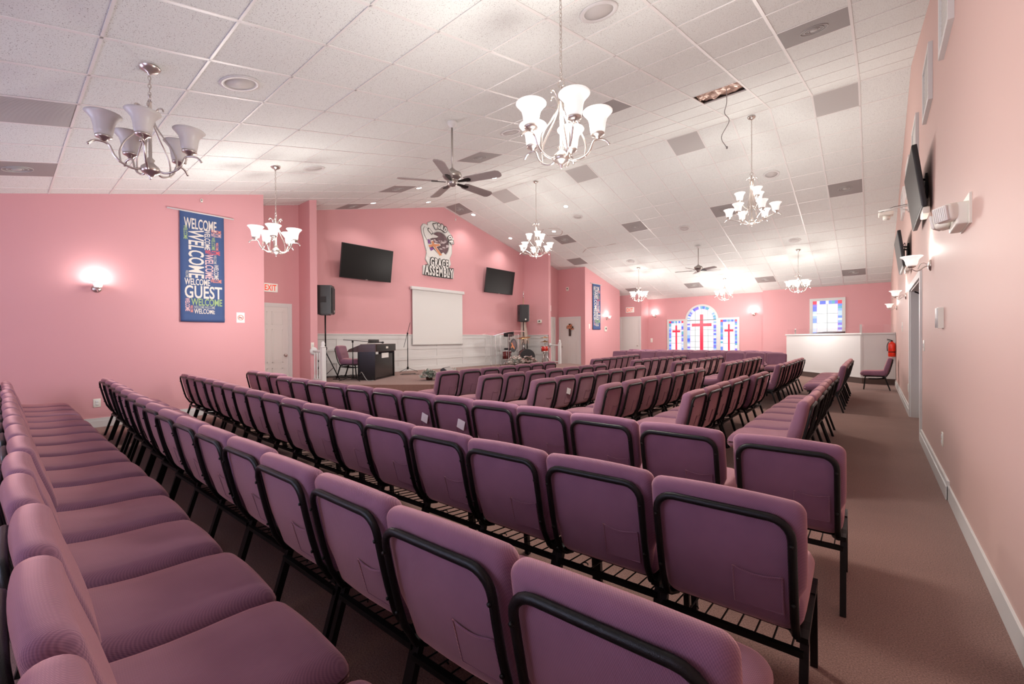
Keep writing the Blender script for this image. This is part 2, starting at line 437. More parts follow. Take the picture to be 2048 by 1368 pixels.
fo.add(vs, fs); tag(fo.build('insulation_batt', FOIL), 'crumpled foil insulation showing through the missing ceiling tile', 'insulation')
w_ = MB(); w_.tube(catmull([(-1.75, 7.3, cz(7.3) + .1), (-1.76, 7.36, 5.0), (-1.8, 7.4, 4.86), (-1.74, 7.42, 4.72), (-1.86, 7.45, 4.52), (-1.80, 7.45, 4.36), (-1.78, 7.45, 4.33)]), .006); w_.lathe([(0, -.02), (.014, -.01), (.014, .02), (0, .03)], (-1.78, 7.45, 4.32), n=8)
tag(w_.build('hanging_wire', GREYC), 'loose grey wire dangling from the open ceiling tile', 'wire')

# baseboards
def base_y(x, sgn, y0, y1, h=.14, name='baseboard_left'):
    mb = MB(); mb.box((x, y0, 0), (x + sgn * .016, y1, h)); mb.box((x, y0, 0), (x + sgn * .024, y1, h * .72)); return struct(mb, name, WHITE)
def base_x(y, x0, x1, h=.14, name='baseboard_far'):
    mb = MB(); mb.box((x0, y - .016, 0), (x1, y, h)); mb.box((x0, y - .024, 0), (x1, y, h * .72)); return struct(mb, name, WHITE)
base_y(XL, 1, YN, 3.33); base_y(XL, 1, 15.5, 18.67)
base_y(XR, -1, 4.86, DO0 - .09, .15, 'baseboard_right'); base_y(XR, -1, DO1 + .09, 15.6, .15, 'baseboard_right')
b2 = MB(); b2.box((XR - .012, YN, 0), (XR, 4.86, .12)); struct(b2, 'baseboard_right', WHITE)
base_x(YF, -8.35, -3.46); base_x(15.5, -9.28, XL)

# wainscot panelling on the stage wall
wn = MB()
def wains(T, L):
    wn.box((0, ST, 0), (L, 1.47, .008), None, T)
    for a, b in ((ST, ST + .12), (.70, .79), (1.34, 1.47), (1.02, 1.09)): wn.box((0, a, 0), (L, b, .022), None, T)
    wn.box((0, 1.455, 0), (L, 1.478, .04), None, T)
    n = max(1, round(L / 1.12))
    for k in range(n + 1):
        u = L * k / n; wn.box((max(0, u - .05), ST, 0), (min(L, u + .05), 1.47, .02), None, T)
wains(T_posX(XS, 4.62, 0), 13.65 - 4.62); wains(T_negY(13.65, XS + .001, 0), 1.18)
struct(wn, 'trim_2', WHITE)

# ------------------------------------------------------------------ church chair (faces +Y, origin on the floor under the top of its back)
def back_y(z): return .27 * (.80 - z) + .02 * math.sin(max(0, (.80 - z)) * 5.2) * -1
def make_chair():
    t = thing('church_chair', 'x', 'chair')
    def seatfn(P, n):
        x, y, z = P
        z += .016 * (1 - n[0] ** 2) * (1 if n[2] > 0 else 0)          # crown
        if n[2] > 0: z += .030 * max(0, -n[1]) ** 2 - .030 * max(0, n[1]) ** 4
        x *= 1 - .035 * max(0, -n[1]) ** 4
        return (x, y, z)
    m = MB(); m.rbox((0, .365, .402), (.229, .258, .062), .056, n=12, fn=seatfn); m.build('seat', FAB, t)
    def backfn(P, n):
        x, y, z = P
        k = 1.0
        if z < .53: k = 1 - .115 * min(1, (.53 - z) / .07) ** 1.2
        x *= k
        zc = z + .012 * (1 - n[0] ** 2) * max(0, n[2])
        th = 1.0 + (.85 * math.exp(-((z - .54) / .15) ** 2) * (1 - n[0] ** 2 * .5) if n[1] > 0 else 0)
        yy = back_y(z) + .040 + y * th
        yy += .012 * (n[0] ** 2)                                       # slight wrap
        if z < .42 and n[1] > 0: yy -= .02 * (.42 - z) / .07
        return (x, yy, zc)
    m = MB(); m.rbox((0, 0, .573), (.2395, .040, .223), .038, n=14, fn=backfn); bk = m.build('backrest', FAB, t)
    # pocket stitched on the back
    m = MB(); n = 8; vs = []; fs = []
    for a in range(n + 1):
        for b in range(2):
            x = .035 + .14 * a / n; sag = .012 * math.sin(PI * a / n)
            z = (.55 - sag) if b == 0 else .415
            vs.append((x, back_y(z) - .0035 + .012 * (x / .24) ** 2, z))
    for a in range(n): fs.append((a * 2, a * 2 + 1, a * 2 + 3, a * 2 + 2))
    m.add(vs, fs)
    rim = [(.035, back_y(.415) - .003, .415)] + [(.035 + .14 * a / n, back_y(.55) - .005 + .012 * ((.035 + .14 * a / n) / .24) ** 2, .55 - .012 * math.sin(PI * a / n)) for a in range(n + 1)] + [(.175, back_y(.415) + .002, .415)]
    m.tube(rim, .0028, n=5, closed=True); m.build('pocket', FAB, bk)
    # black steel back frame
    pts = []
    R = .062; xx = .206; zt = .752
    pts += [(-.19, .19, .318), (-xx, .155, .322), (-xx, .118, .345)]
    for z in (.42, .52, .62): pts.append((-xx, back_y(z) - .009, z))
    for a in range(6):
        an = PI - a / 5 * PI / 2; z = zt - R + R * math.sin(an); pts.append((-xx + R + R * math.cos(an), back_y(z) - .010, z))
    for a in range(6):
        an = PI / 2 - a / 5 * PI / 2; z = zt - R + R * math.sin(an); pts.append((xx - R + R * math.cos(an), back_y(z) - .010, z))
    for z in (.62, .52, .42): pts.append((xx, back_y(z) - .009, z))
    pts += [(xx, .118, .345), (xx, .155, .322), (.19, .19, .318)]
    m = MB(); m.tube(pts, .0132, n=8, flat=.85)
    for sx in (-1, 1):
        for z in (.675, .475): m.lathe([(0, -.008), (.006, -.006), (.006, .002)], (sx * (xx - .001), back_y(z) - .020, z), n=8, axis='y')
    m.build('back_frame', BLACKM, t)
    for sx in (-1, 1):
        m = MB(); x = sx * .226
        m.tube([(x, .30, .338), (x, .215, .338), (x, .175, .333), (x, .150, .312), (x, .138, .28), (x, .05, 0)], .0175, n=4); m.build('leg', BLACKM, t)
        m = MB(); m.tube([(x, .42, .338), (x, .50, .334), (x, .522, .31), (x, .55, 0)], .0175, n=4)
        m.build('leg', BLACKM, t)
    m = MB()
    for sx in (-1, 1): m.box((sx * .205, .12, .325), (sx * .238, .56, .345))
    m.box((-.22, .17, .325), (.22, .20, .345)); m.box((-.22, .50, .325), (.22, .53, .345)); m.build('seat_frame', BLACKM, t)
    m = MB(); m.box((-.226, .118, .276), (.226, .140, .296)); m.box((-.22, .46, .255), (.22, .468, .263))
    for k in range(8):
        x = -.19 + .38 * k / 7; m.tube([(x, .13, .284), (x, .30, .262), (x, .465, .259)], .0032, n=5, caps=False)
    m.tube([(-.13 + .014 * math.cos(a), .20 + .014 * math.sin(a), .268) for a in [k * .8 for k in range(7)]], .0025, n=5)
    m.build('book_rack', BLACKM, t)
    return t
CHAIR = make_chair(); _used = [False]
ORD = ['first', 'second', 'third', 'fourth', 'fifth', 'sixth', 'seventh', 'eighth', 'ninth', 'tenth', 'eleventh', 'twelfth', 'thirteenth', 'fourteenth', 'fifteenth', 'sixteenth', 'seventeenth']
def chair(x, y, rz, label, group, z=0, s=1.0):
    if not _used[0]: o = CHAIR; _used[0] = True
    else: o = copy_tree(CHAIR)
    o.location = (x, y, z); o.rotation_euler = (0, 0, rz); o.scale = (s, s, s); tag(o, label, 'chair', group); return o
# near wing, facing away towards the far wall
def lerp_tab(tab, x):
    for (a, b), (c, d) in zip(tab, tab[1:]):
        if (x - a) * (x - c) <= 0: return b + (d - b) * (x - a) / (c - a)
    return tab[-1][1]
random.seed(3)
for k in range(16):
    x = -.79 - k * .507
    chair(x - .01, .002 + random.uniform(-.012, .012), random.uniform(-.015, .015), 'purple chair seen from its seat side, %s from the camera in the leftmost row' % ORD[k], 'leftmost row of chairs with seats showing')
ROWB = [(0, .765), (-4.1, .79), (-5.7, .833), (-6.83, .885), (-9, .96)]
for k in range(16):
    x = -.402 - k * .495 - (.14 if k > 13 else 0)
    chair(x - .006, lerp_tab(ROWB, x) - .035 + random.uniform(-.01, .01), random.uniform(-.015, .015) + .03, 'purple chair seen from behind, %s from the aisle end in the nearest row of backs' % ORD[k], 'nearest row of chair backs')
ROWC = [(0, 1.55), (-3, 1.567), (-4, 1.61), (-5.7, 1.72), (-6.75, 1.80), (-9, 1.88)]
for k in range(17):
    x = -.39 - k * .484
    chair(x - .004, lerp_tab(ROWC, x) - .03 + random.uniform(-.01, .01), random.uniform(-.012, .012) + (.035 if k < 7 else 0), 'purple chair seen from behind, %s from the aisle end in the second row of backs' % ORD[k], 'second row of chair backs')
ROWD = [(0, 2.49), (-1.6, 2.50), (-2.6, 2.56), (-4.6, 2.52), (-6.3, 2.55), (-6.7, 2.72), (-9, 2.76)]
for k in range(16):
    x = -.335 - (k * .495 + (.03 if k else 0)) - (.22 if k > 12 else 0)
    chair(x, lerp_tab(ROWD, x) - .02 + random.uniform(-.01, .01), random.uniform(-.01, .01) + .025, 'purple chair seen from behind, %s from the aisle end in the third row of backs' % ORD[k], 'third row of chair backs')
# two centre blocks, facing the stage
RX = [-.37, -1.27, -2.22, -3.18, -4.17, -5.2]
RY = [(4.08, 7.58), (4.08, 7.52), (4.18, 7.86), (4.2, 7.96), (4.28, 8.03), (4.38, 8.18)]
RN = ['rightmost row', 'second row from the right', 'third row from the right', 'fourth row from the right', 'fifth row from the right', 'row closest to the stage']
for r in range(6):
    a, b = RY[r]; p = (b - a) / 7
    for k in range(7):
        y = a + p * (k + .5)
        dx = {3: -.02 * k, 5: -.05 * k, 0: 0}.get(r, 0) + random.uniform(-.012, .012) + (.06 if r == 1 and k > 4 else 0)
        chair(RX[r] + dx, y, PI / 2 + random.uniform(-.02, .02) + (.04 if r == 5 else 0), 'purple chair, %s from near end, %s of nearer centre block' % (ORD[k], RN[r]), 'nearer centre block, ' + RN[r])
GYR = [(9.35, 12.6), (9.05, 12.6), (9.15, 12.8), (9.1, 12.9), (9.25, 12.95), (9.25, 12.95)]
for r in range(6):
    a, b = GYR[r]; p = (b - a) / 7
    for k in range(7):
        y = a + p * (k + .5)
        chair(RX[r] + random.uniform(-.012, .012) + (.02 if r == 0 else 0) - (.07 * k if r == 5 else 0), y, PI / 2 + random.uniform(-.02, .02), 'purple chair, %s from near end, %s of farther centre block' % (ORD[k], RN[r]), 'farther centre block, ' + RN[r], 0, 1.025)
# far wing, facing back towards the camera
FR = [(14.75, -1.90, -7.45, 10), (15.7, -2.10, -7.65, 10), (16.6, -2.55, -7.5, 9), (17.5, -3.1, -8.1, 9)]
for r, (y, xa, xb, n) in enumerate(FR):
    p = (xa - xb) / n
    for k in range(n):
        chair(xa - p * (k + .5), y + random.uniform(-.015, .015), PI + random.uniform(-.015, .015), 'purple chair facing the camera, %s from the white booth in the %s far row' % (ORD[k], ORD[r]), 'far wing of chairs, %s row' % ORD[r], 0, 1.06)
chair(.36, 14.16, PI / 2, 'lone purple chair against the right wall below the red fire extinguisher', None)
chair(-10.16, 5.42, math.radians(-54), 'purple chair on the stage behind the black organ', None, ST)
# offering envelopes in the chair pockets
ev = []
def envelope(x, y, z, rz, label, rx=.25):
    m = MB(); m.box((-.045, -.0015, -.03), (.045, .0015, .05)); o = m.build('paper_card', PAPER); o.location = (x, y, z); o.rotation_euler = (0, rx, rz); tag(o, label, 'card', 'paper cards tucked in chair pockets'); return o
for i, k in enumerate((5, 6)):
    cx_ = -.335 - k * .495 - .03
    envelope(cx_ + .10, 2.568, .56, 0, 'white paper card in the pocket of the %s chair, third row of backs' % ORD[k])
envelope(-3.205, 5.02, .58, PI / 2, 'white paper card tilted in a chair pocket of the fourth centre row', .3)

# ------------------------------------------------------------------ chandeliers
def shade_mb(rt_, h, rb):
    m = MB(); prof = [(rb * .75, 0), (rb, .01), (rb * 1.12, .25 * h), (rb * 1.2, .5 * h), (rb * 1.4, .72 * h), (rt_ * .86, .9 * h), (rt_, h), (rt_ * .97, h + .004), (rt_ * .82, .9 * h), (rb * 1.3, .72 * h), (rb * 1.1, .5 * h), (rb * 1.0, .25 * h), (rb * .7, .02)]
    return m.lathe(prof, n=24)
def chandelier(x, y, zb, zc, phase, lit, label, big=False, ext=0):
    t = thing('chandelier', label, 'chandelier', (x, y, zb), 0, 'brushed nickel chandeliers')
    k = 1.0 if not big else 1.0
    H = .68 if not big else 1.05
    m = MB()
    m.lathe([(0, 0), (.012, .008), (.006, .02), (.025, .035), (.03, .045), (.055, .055), (.066, .075), (.06, .10), (.035, .125), (.02, .14), (.03, .16), (.012, .18), (.012, H - .18), (.024, H - .17), (.016, H - .14), (.012, H - .06), (.016, H - .05), (0, H - .045)], n=18)
    m.tube([(.028 * math.cos(a), 0, H - .025 + .028 * math.sin(a)) for a in [i * PI / 6 for i in range(12)]], .005, n=6, closed=True)
    m.build('centre_column', NICKEL, t)
    tiers = [(5, .275, .215, 0, .112, .165)] if not big else [(6, .40, .20, 0, .105, .15), (3, .21, .50, .5, .10, .15)]
    for (n, r, zs, po, rs, hs) in tiers:
        for i in range(n):
            a = phase + 2 * PI * (i + po) / n; T = Matrix.Rotation(a, 4, 'Z')
            m = MB()
            if zs < .4:
                m.tube(catmull([(.04, 0, .085), (.10, 0, .062), (.17, 0, .085), (.215, 0, .13), (r - .03, 0, zs - .015), (r + .01, 0, zs), (r + .055, 0, zs - .008), (r + .09, 0, zs - .045)], 5), [.008] * 30 + [.0085] * 6, n=7, T=T)
                m.tube(catmull([(.205, 0, .115), (.18, 0, .09), (.185, 0, .17), (.155, 0, .26), (.085, 0, .36), (.035, 0, .45 if not big else .62), (.03, 0, H - .17), (.055, 0, H - .11), (.085, 0, H - .10), (.095, 0, H - .125)], 5), .0065, n=6, T=T)
            else:
                m.tube(catmull([(.03, 0, .40), (.08, 0, .36), (.13, 0, .40), (r - .02, 0, zs - .015), (r + .02, 0, zs), (r + .07, 0, zs - .03)], 5), .0075, n=7, T=T)
            m.build('arm', NICKEL, t)
            m = MB(); cx, cy = r * math.cos(a), r * math.sin(a)
            m.lathe([(0, 0), (.012, .002), (.022, .014), (.03, .022), (.05, .03), (.052, .042), (.03, .045), (0, .045)], (cx, cy, zs), n=14)
            m.build('shade_holder', NICKEL, t)
            m = shade_mb(rs, hs, .052); m.build('shade', SH_ON if lit else SH_OFF, t, (cx, cy, zs + .04))
    m = MB(); z = H - .005; i = 0; top = zc - zb - .04
    while z < top:
        R_ = (.010, .020); pts = []
        for q in range(8):
            a = 2 * PI * q / 8
            pts.append((R_[0] * math.cos(a), 0, R_[1] * math.sin(a)) if i % 2 else (0, R_[0] * math.cos(a), R_[1] * math.sin(a)))
        m.tube([(p[0], p[1], p[2] + z + .015) for p in pts], .0028, n=5, closed=True); z += .032; i += 1
    m.tube([(.006, 0, H), (.004, .006, (H + top) / 2), (.005, 0, top)], .002, n=4)
    m.build('chain', NICKEL, t)
    m = MB(); d = zc - zb
    m.lathe([(0, -.07), (.012, -.06), (.015, -.05), (.05, -.035), (.072, -.012), (.074, 0.0), (0, .0)], (0, 0, d), n=20); 
    o = m.build('canopy', NICKEL, t); 
    if lit:
        lamp('chandelier_light', 'POINT', (x, y, zb - .50), P_CHB if big else P_CH, size=.25)
        lamp('chandelier_light', 'POINT', (x, y, zb + (.42 if not big else .80)), 20, size=.15)
    return t
CHS = [(-4.47, .80, 2.607, .93, False, 'unlit chandelier with five frosted bell shades, top left of the room', False),
 (-1.83, 2.78, 2.605, .61, True, 'largest looking lit chandelier with five glowing shades, top centre', False),
 (-7.10, 2.78, 2.611, .76, True, 'lit five-shade chandelier in front of the left exit door', False),
 (-7.10, 9.52, 3.52, .3, True, 'two-tier lit chandelier hanging on a long chain right of the round emblem', True),
 (-1.83, 9.52, 3.492, .1, True, 'two-tier lit chandelier hanging over the right half of the room', True),
 (-7.10, 16.25, 2.731, .2, True, 'small lit chandelier in front of the far left exit door', False),
 (-4.47, 18.3, 2.741, .9, True, 'small lit chandelier above the arched stained glass window', False),
 (-1.83, 16.3, 2.69, .5, True, 'lit chandelier in front of the single stained glass window', False)]
for x, y, zb, ph, lit, lab, big in CHS: chandelier(x, y, zb, cz(y), ph, lit, lab, big)

# ------------------------------------------------------------------ wall sconces
def sconce(T, label, energy=P_SC, out=.15):
    # local: u right, v up, out
    t = thing('wall_sconce', label, 'wall lamp', tuple(T.translation), 0, 'nickel wall sconces'); Ti = Matrix.Translation(-T.translation) @ T
    m = MB(); m.lathe([(.058, 0), (.058, .008), (.04, .02), (.015, .026), (0, .028)], n=18, T=Ti); m.build('back_plate', NICKEL, t)
    m = MB(); m.tube(catmull([(0, 0, .015), (0, -.012, .05), (0, -.045, .09), (0, -.045, .12), (0, -.02, out), (0, .0, out)], 5), .006, n=7, T=Ti)
    m.tube(catmull([(0, .0, .015), (0, .03, .05), (0, .02, .08), (0, -.03, .10)], 5), .004, n=6, T=Ti)
    m.tube(catmull([(0, -.03, out + .005), (0, -.04, out + .04), (0, -.02, out + .05)], 4), .004, n=6, T=Ti); m.build('arm', NICKEL, t)
    p = Ti @ Vector((0, .0, out))
    m = MB(); m.lathe([(0, -.015), (.02, -.012), (.035, 0), (.037, .01), (0, .012)], p, n=14); m.build('shade_holder', NICKEL, t)
    m = shade_mb(.095, .10, .045); m.build('shade', SH_ON, t, tuple(p + Vector((0, 0, .008))))
    q = T @ Vector((0, .15, out)); lamp('sconce_light', 'POINT', q, energy, size=.04)
sconce(T_posX(XL, .968, 2.11), 'lit wall sconce on the large pink left wall beside the welcome banner')
sconce(T_posX(XL, 17.35, 2.20), 'lit wall sconce right of the far welcome banner')
sconce(T_negY(YF, -8.03, 2.37), 'lit wall sconce left of the arched stained glass window')
sconce(T_negY(YF, -3.82, 2.28), 'lit wall sconce right of the arched stained glass window')
for y, lab in ((6.33, 'nearest lit sconce on the right wall'), (10.8, 'second lit sconce on the right wall beyond the doorway'), (14.9, 'farthest small lit sconce on the right wall')):
    sconce(T_negX(XR, y, 2.06), lab, P_SC)

# ------------------------------------------------------------------ ceiling fans
def fan(x, y, zm, zc, ang, label):
    t = thing('ceiling_fan', label, 'ceiling fan', (x, y, zm), 0, 'ceiling fans')
    m = MB(); m.tube([(0, 0, .12), (0, 0, zc - zm - .05)], .013, n=10); m.build('downrod', FANW, t)
    m = MB(); m.lathe([(0, -.10), (.03, -.09), (.062, -.075), (.068, -.04), (.07, -.02), (.05, -.015), (.085, 0), (.12, .02), (.135, .05), (.12, .09), (.06, .12), (.03, .15), (0, .15)], n=26)
    m.build('motor', FANW, t)
    m = MB(); m.lathe([(0, -.09), (.02, -.085), (.05, -.06), (.07, -.03), (.07, 0), (0, 0)], (0, 0, zc - zm), n=20); m.build('canopy', WHITE, t)
    for i in range(5):
        T = Matrix.Rotation(ang + 2 * PI * i / 5, 4, 'Z') @ Matrix.Translation((0, 0, -.03)) @ Matrix.Rotation(-.22, 4, 'X')
        m = MB(); pts = [(.20, -.055), (.24, -.068), (.69, -.078), (.73, -.056), (.745, 0), (.73, .056), (.69, .078), (.24, .068), (.20, .055)]
        m.prism(pts, -.004, .004, None, T); b = m.build('blade', BLADE, t)
        m = MB(); m.prism([(.09, -.018), (.20, -.03), (.27, -.035), (.29, 0), (.27, .035), (.20, .03), (.09, .018)], -.012, -.005, BLACKM, T); m.build('blade_bracket', FANW, b)
    m = MB(); m.tube([(.03, .03, -.09), (.03, .03, -.55)], .0015, n=4); m.lathe([(0, -.57), (.008, -.56), (.008, -.54), (0, -.53)], (.03, .03, 0), n=8); m.build('pull_chain', NICKEL, t)
fan(-4.47, 4.06, 3.52, cz(4.06), math.radians(88), 'five-blade ceiling fan on a long rod in front of the stage')
fan(-4.47, 15.0, 3.60, cz(15.0), math.radians(40 + 3), 'small distant ceiling fan above the far chairs')

# ------------------------------------------------------------------ ceiling fittings
def ceil_T(x, y, far=None):
    s = S1 if y < YR else -S2
    a = math.atan(s); return Matrix.Translation((x, y, cz(y))) @ Matrix.Rotation(a, 4, 'X')
def vent(i, j, far, label, ring=True, m=VENT):
    x, y, z = cell(i, j, far); T = ceil_T(x, y); hx, hy = U / 2 - .014, DY / 2 - .005
    t = thing('ceiling_vent', label, 'vent', (x, y, z), 0, 'square ceiling vents'); T = Matrix.Translation((-x, -y, -z)) @ T
    q = MB(); q.box((-hx, -hy, -.006), (hx, hy, -.001), None, T); q.build('panel', m, t)
    if ring:
        q = MB()
        for r in (.05, .09, .13): q.tube([(r * math.cos(a), r * math.sin(a), -.009) for a in [k * PI / 12 for k in range(24)]], .005, n=5, closed=True, T=T)
        q.lathe([(0, -.016), (.035, -.014), (.04, -.006)], n=16, T=T); q.build('diffuser', VENTL, t)
vn = ['front-right tile near the right wall', 'tile above the central chandelier', 'tile beside the fan blades', 'tile left of the fan']
for j, d in zip((-4.5, -.5, 3.5, 7.5), vn): vent(9.5, j, False, 'grey square vent in the near slope, ' + d)
vent(9.5, 10.5, False, 'grey square vent high on the left above the stage opening')
for j, d in zip((-4.5, -.5, 3.5, 7.5), ['closest to the right wall', 'left of the right-hand chandelier', 'between chandelier and fan', 'just right of the fan']): vent(.5, j, True, 'grey square vent just past the ridge, ' + d, ring=False, m=VENTL)
vent(.5, 10.5, True, 'brownish grey vent at the gable peak above the emblem')
for j, d in zip((-4.5, -.5, 3.5, 7.5), ['near the right wall', 'behind the right two-tier chandelier', 'between the two-tier chandeliers', 'left by the stained tiles']): vent(5.5, j, True, 'grey square vent halfway down the far slope, ' + d)
vent(8.5, 8.5, True, 'speckled grey vent above the right banner wall', ring=False)
for j, d in zip((-4.5, -.5, 3.5, 7.5), ['near the right wall', 'above the single window', 'above the arched window', 'above the far exit']): vent(14.5, j, True, 'grey square vent along the far wall, ' + d)
vent(.5, 6.5, False, 'grey square vent low on the left above the sconce')
# lensed light panel that is off
x, y, z = cell(.5, 3.5); t = thing('ceiling_light', 'unlit ribbed plastic light panel at the left edge of the ceiling', 'ceiling light', (x, y, z)); T = Matrix.Translation((-x, -y, -z)) @ ceil_T(x, y)
q = MB(); q.box((-U / 2 + .014, -DY / 2 + .01, -.004), (U / 2 - .014, DY / 2 - .01, 0), None, T); q.build('lens', VENTL, t)
q = MB()
for k in range(44): u = -U / 2 + .02 + (U - .04) * k / 43; q.box((u, -DY / 2 + .012, -.009), (u + .006, DY / 2 - .012, -.004), None, T)
q.build('ribs', SPKW, t)
def speaker_c(i, j, far, label):
    x, y, z = cell(i, j, far); T = Matrix.Translation((-x, -y, -z)) @ ceil_T(x, y); t = thing('ceiling_speaker', label, 'speaker', (x, y, z), 0, 'round ceiling speakers')
    q = MB(); q.lathe([(.125, -.004), (.13, -.012), (.165, -.010), (.168, 0)], n=30, T=T); q.build('rim', WHITE, t)
    q = MB(); q.lathe([(0, -.007), (.128, -.005), (.128, 0)], n=30, T=T); q.build('grille', SPKW, t)
for i, j, f, d in [(2.5, 1.5, False, 'right of the unlit chandelier'), (5.5, -2.5, False, 'above the central chandelier chain'), (8.5, 1.5, False, 'left of the central chandelier shades'), (5.5, 5.5, False, 'above the lit chandelier by the left exit'),
     (3.5, 5.5, True, 'beside the two-tier chandelier right of the emblem'), (6.5, 1.5, True, 'in the middle of the far slope'), (9.5, 5.5, True, 'above the far left chandelier'), (3.5, -2.5, True, 'right of the right two-tier chandelier'), (9.5, -2.5, True, 'above the chandelier by the single window')]:
    speaker_c(i, j, f, 'round white ceiling speaker ' + d)
for x, y, d in [(-8.279, 6.458, 'left of the fan'), (-9.99, 6.31, 'above the left stage television'), (-9.93, 8.08, 'above the round emblem'), (-7.10, 7.83, 'beside the right fan blade'),
     (-10.23, 10.22, 'just right of the gable peak'), (-7.09, 11.0, 'right of the two-tier chandelier chain'), (-8.4, 12.28, 'lower right of the chandelier shades'), (-10.25, 12.15, 'above the right stage television')]:
    z = cz(y); T = Matrix.Translation((-x, -y, -z)) @ ceil_T(x, y); t = thing('downlight', 'small lit recessed downlight ' + d, 'downlight', (x, y, z), 0, 'recessed downlights')
    q = MB(); q.lathe([(.062, -.003), (.068, -.008), (.085, -.006), (.086, 0)], n=24, T=T); q.build('trim_ring', WHITE, t)
    q = MB(); q.lathe([(0, -.005), (.062, -.004), (.062, 0)], n=24, T=T); q.build('lens', BULB, t)
    lamp('downlight_lamp', 'SPOT', (x, y, z - .03), P_DN * 5, size=.06, spot_size=2.2, spot_blend=.8)
# water-stained tile edges
def stain(pts, name_label):
    vs = []; fs = []; P = catmull([(a, b, cz(b) - .0015) for a, b in pts], 5)
    m = MB(); m.tube(P, .012, n=4, flat=.2); o = m.build('water_stain', mat('stain_brown', (.38, .24, .19), .9), CEILOB); o['label'] = name_label; return o
stain([(-8.9, 12.2), (-8.55, 12.0), (-8.1, 12.25), (-8.35, 12.6), (-8.8, 12.45)], 'brown water stain ring on ceiling tiles right of the emblem')
stain([(-8.4, 14.2), (-8.0, 13.9), (-7.5, 13.95), (-6.9, 13.9)], 'long brown water stain line on the ceiling near the right stage column')

# ------------------------------------------------------------------ doors
def door(n, T, w, h, label_handle='right', panels=6, casing=.085, flower=False):
    # T origin at lower left of the casing, w/h outer size of the casing
    t = bpy.data.objects.new('door_%d' % n, None); COL.objects.link(t); t['kind'] = 'structure'; t.location = T.translation
    Ti = Matrix.Translation(-T.translation) @ T
    m = MB(); c = casing
    for q in (((0, 0, 0), (c, h, .022)), ((w - c, 0, 0), (w, h, .022)), ((c, h - c, 0), (w - c, h, .022)), ((.008, 0, .022), (c - .03, h - .01, .03)), ((w - c + .03, 0, .022), (w - .008, h - .01, .03)), ((c - .03, h - c + .03, .022), (w - c + .03, h - .01, .03))): m.box(*q, None, Ti)
    m.build('door_frame', WHITE, t)
    m = MB(); m.box((c, .01, 0), (w - c, h - c, .008), None, Ti)
    L = w - 2 * c; H = h - c
    if panels:
        rows = [(.06, .34), (.40, .76), (.81, .95)]
        for a, b in rows:
            for k in range(2):
                u0 = c + L * (.13 + k * .42); u1 = u0 + L * .30; v0, v1 = H * a, H * b
                for q in (((u0, v0, .008), (u1, v0 + .014, .014)), ((u0, v1 - .014, .008), (u1, v1, .014)), ((u0, v0, .008), (u0 + .014, v1, .014)), ((u1 - .014, v0, .008), (u1, v1, .014)), ((u0 + .035, v0 + .035, .008), (u1 - .035, v1 - .035, .012))): m.box(*q, None, Ti)
    m.build('door_slab', DOORW, t)
    ux = w - c - .07 if label_handle == 'right' else c + .07
    m = MB(); m.lathe([(.028, 0), (.028, .008), (.012, .014), (.012, .04), (.026, .05), (.028, .065), (.018, .075), (0, .078)], n=14, T=Ti @ Matrix.Translation((ux, .98, .008))); m.build('door_handle', NICKEL, t)
    return t
door(1, T_posX(-10.14, 3.36, 0), .93, 2.135)
door(2, T_posX(-10.4, 14.45, 0), .80, 2.24)
door(3, T_negY(15.5, -10.36, 0), 1.08, 2.24, 'left')
door(4, T_negY(19.4, -9.44, 0), 1.07, 2.36, panels=0)
# doorway in the right wall with its open leaf
t = bpy.data.objects.new('door_5', None); COL.objects.link(t); t['kind'] = 'structure'
m = MB(); c = .09
m.box((XR - .022, DO0 - c, 0), (XR, DO0, DOZ + c)); m.box((XR - .022, DO1, 0), (XR, DO1 + c, DOZ + c)); m.box((XR - .022, DO0, DOZ), (XR, DO1, DOZ + c))
m.box((XR, DO0 + .0, 0), (XR + .14, DO0 + .02, DOZ)); m.box((XR, DO0, DOZ - .02), (XR + .14, DO1, DOZ)); m.box((XR, DO1 - .02, 0), (XR + .14, DO1, DOZ)); m.build('door_frame', WHITE, t)
m = MB(); m.box((XR + .15, DO1 - .10, .01), (XR + 1.05, DO1 - .06, DOZ - .03)); lf = m.build('door_slab', DOORW, t)
m = MB(); m.box((XR + .15, DO1 - .15, DOZ - .20), (XR + .42, DO1 - .10, DOZ - .14)); m.tube([(XR + .2, DO1 - .13, DOZ - .13), (XR + .03, DO1 - .35, DOZ - .05)], .01, n=6); m.build('door_closer', BLACKM, lf)

# ------------------------------------------------------------------ stained glass windows
def glassmat(name, col, e): return mat(name, tuple(c * .25 for c in col), .3, emit=e * .85, ecol=col)
GW = glassmat('daylit_white_glass', (.93, .95, .97), .95)
GBS = [glassmat('daylit_blue_glass', c, 1.0) for c in [(.10, .16, .85), (.16, .30, .90), (.30, .50, .95), (.55, .70, .98), (.25, .18, .80), (.75, .82, 1.0), (.12, .45, .60)]]
GR = glassmat('daylit_red_glass', (.92, .035, .09), .95); GP = glassmat('daylit_pink_glass', (.95, .55, .85), .9)
LEAD = mat('lead_came', (.22, .22, .22), .5, metal=.4)
def bluebar(m, x0, y0, x1, y1, T, n):
    for k in range(n):
        a = k / n; b = (k + 1) / n
        if abs(y1 - y0) > abs(x1 - x0): m.box((x0, y0 + (y1 - y0) * a, .004), (x1, y0 + (y1 - y0) * b, .008), random.choice(GBS), T)
        else: m.box((x0 + (x1 - x0) * a, y0, .004), (x0 + (x1 - x0) * b, y1, .008), random.choice(GBS), T)
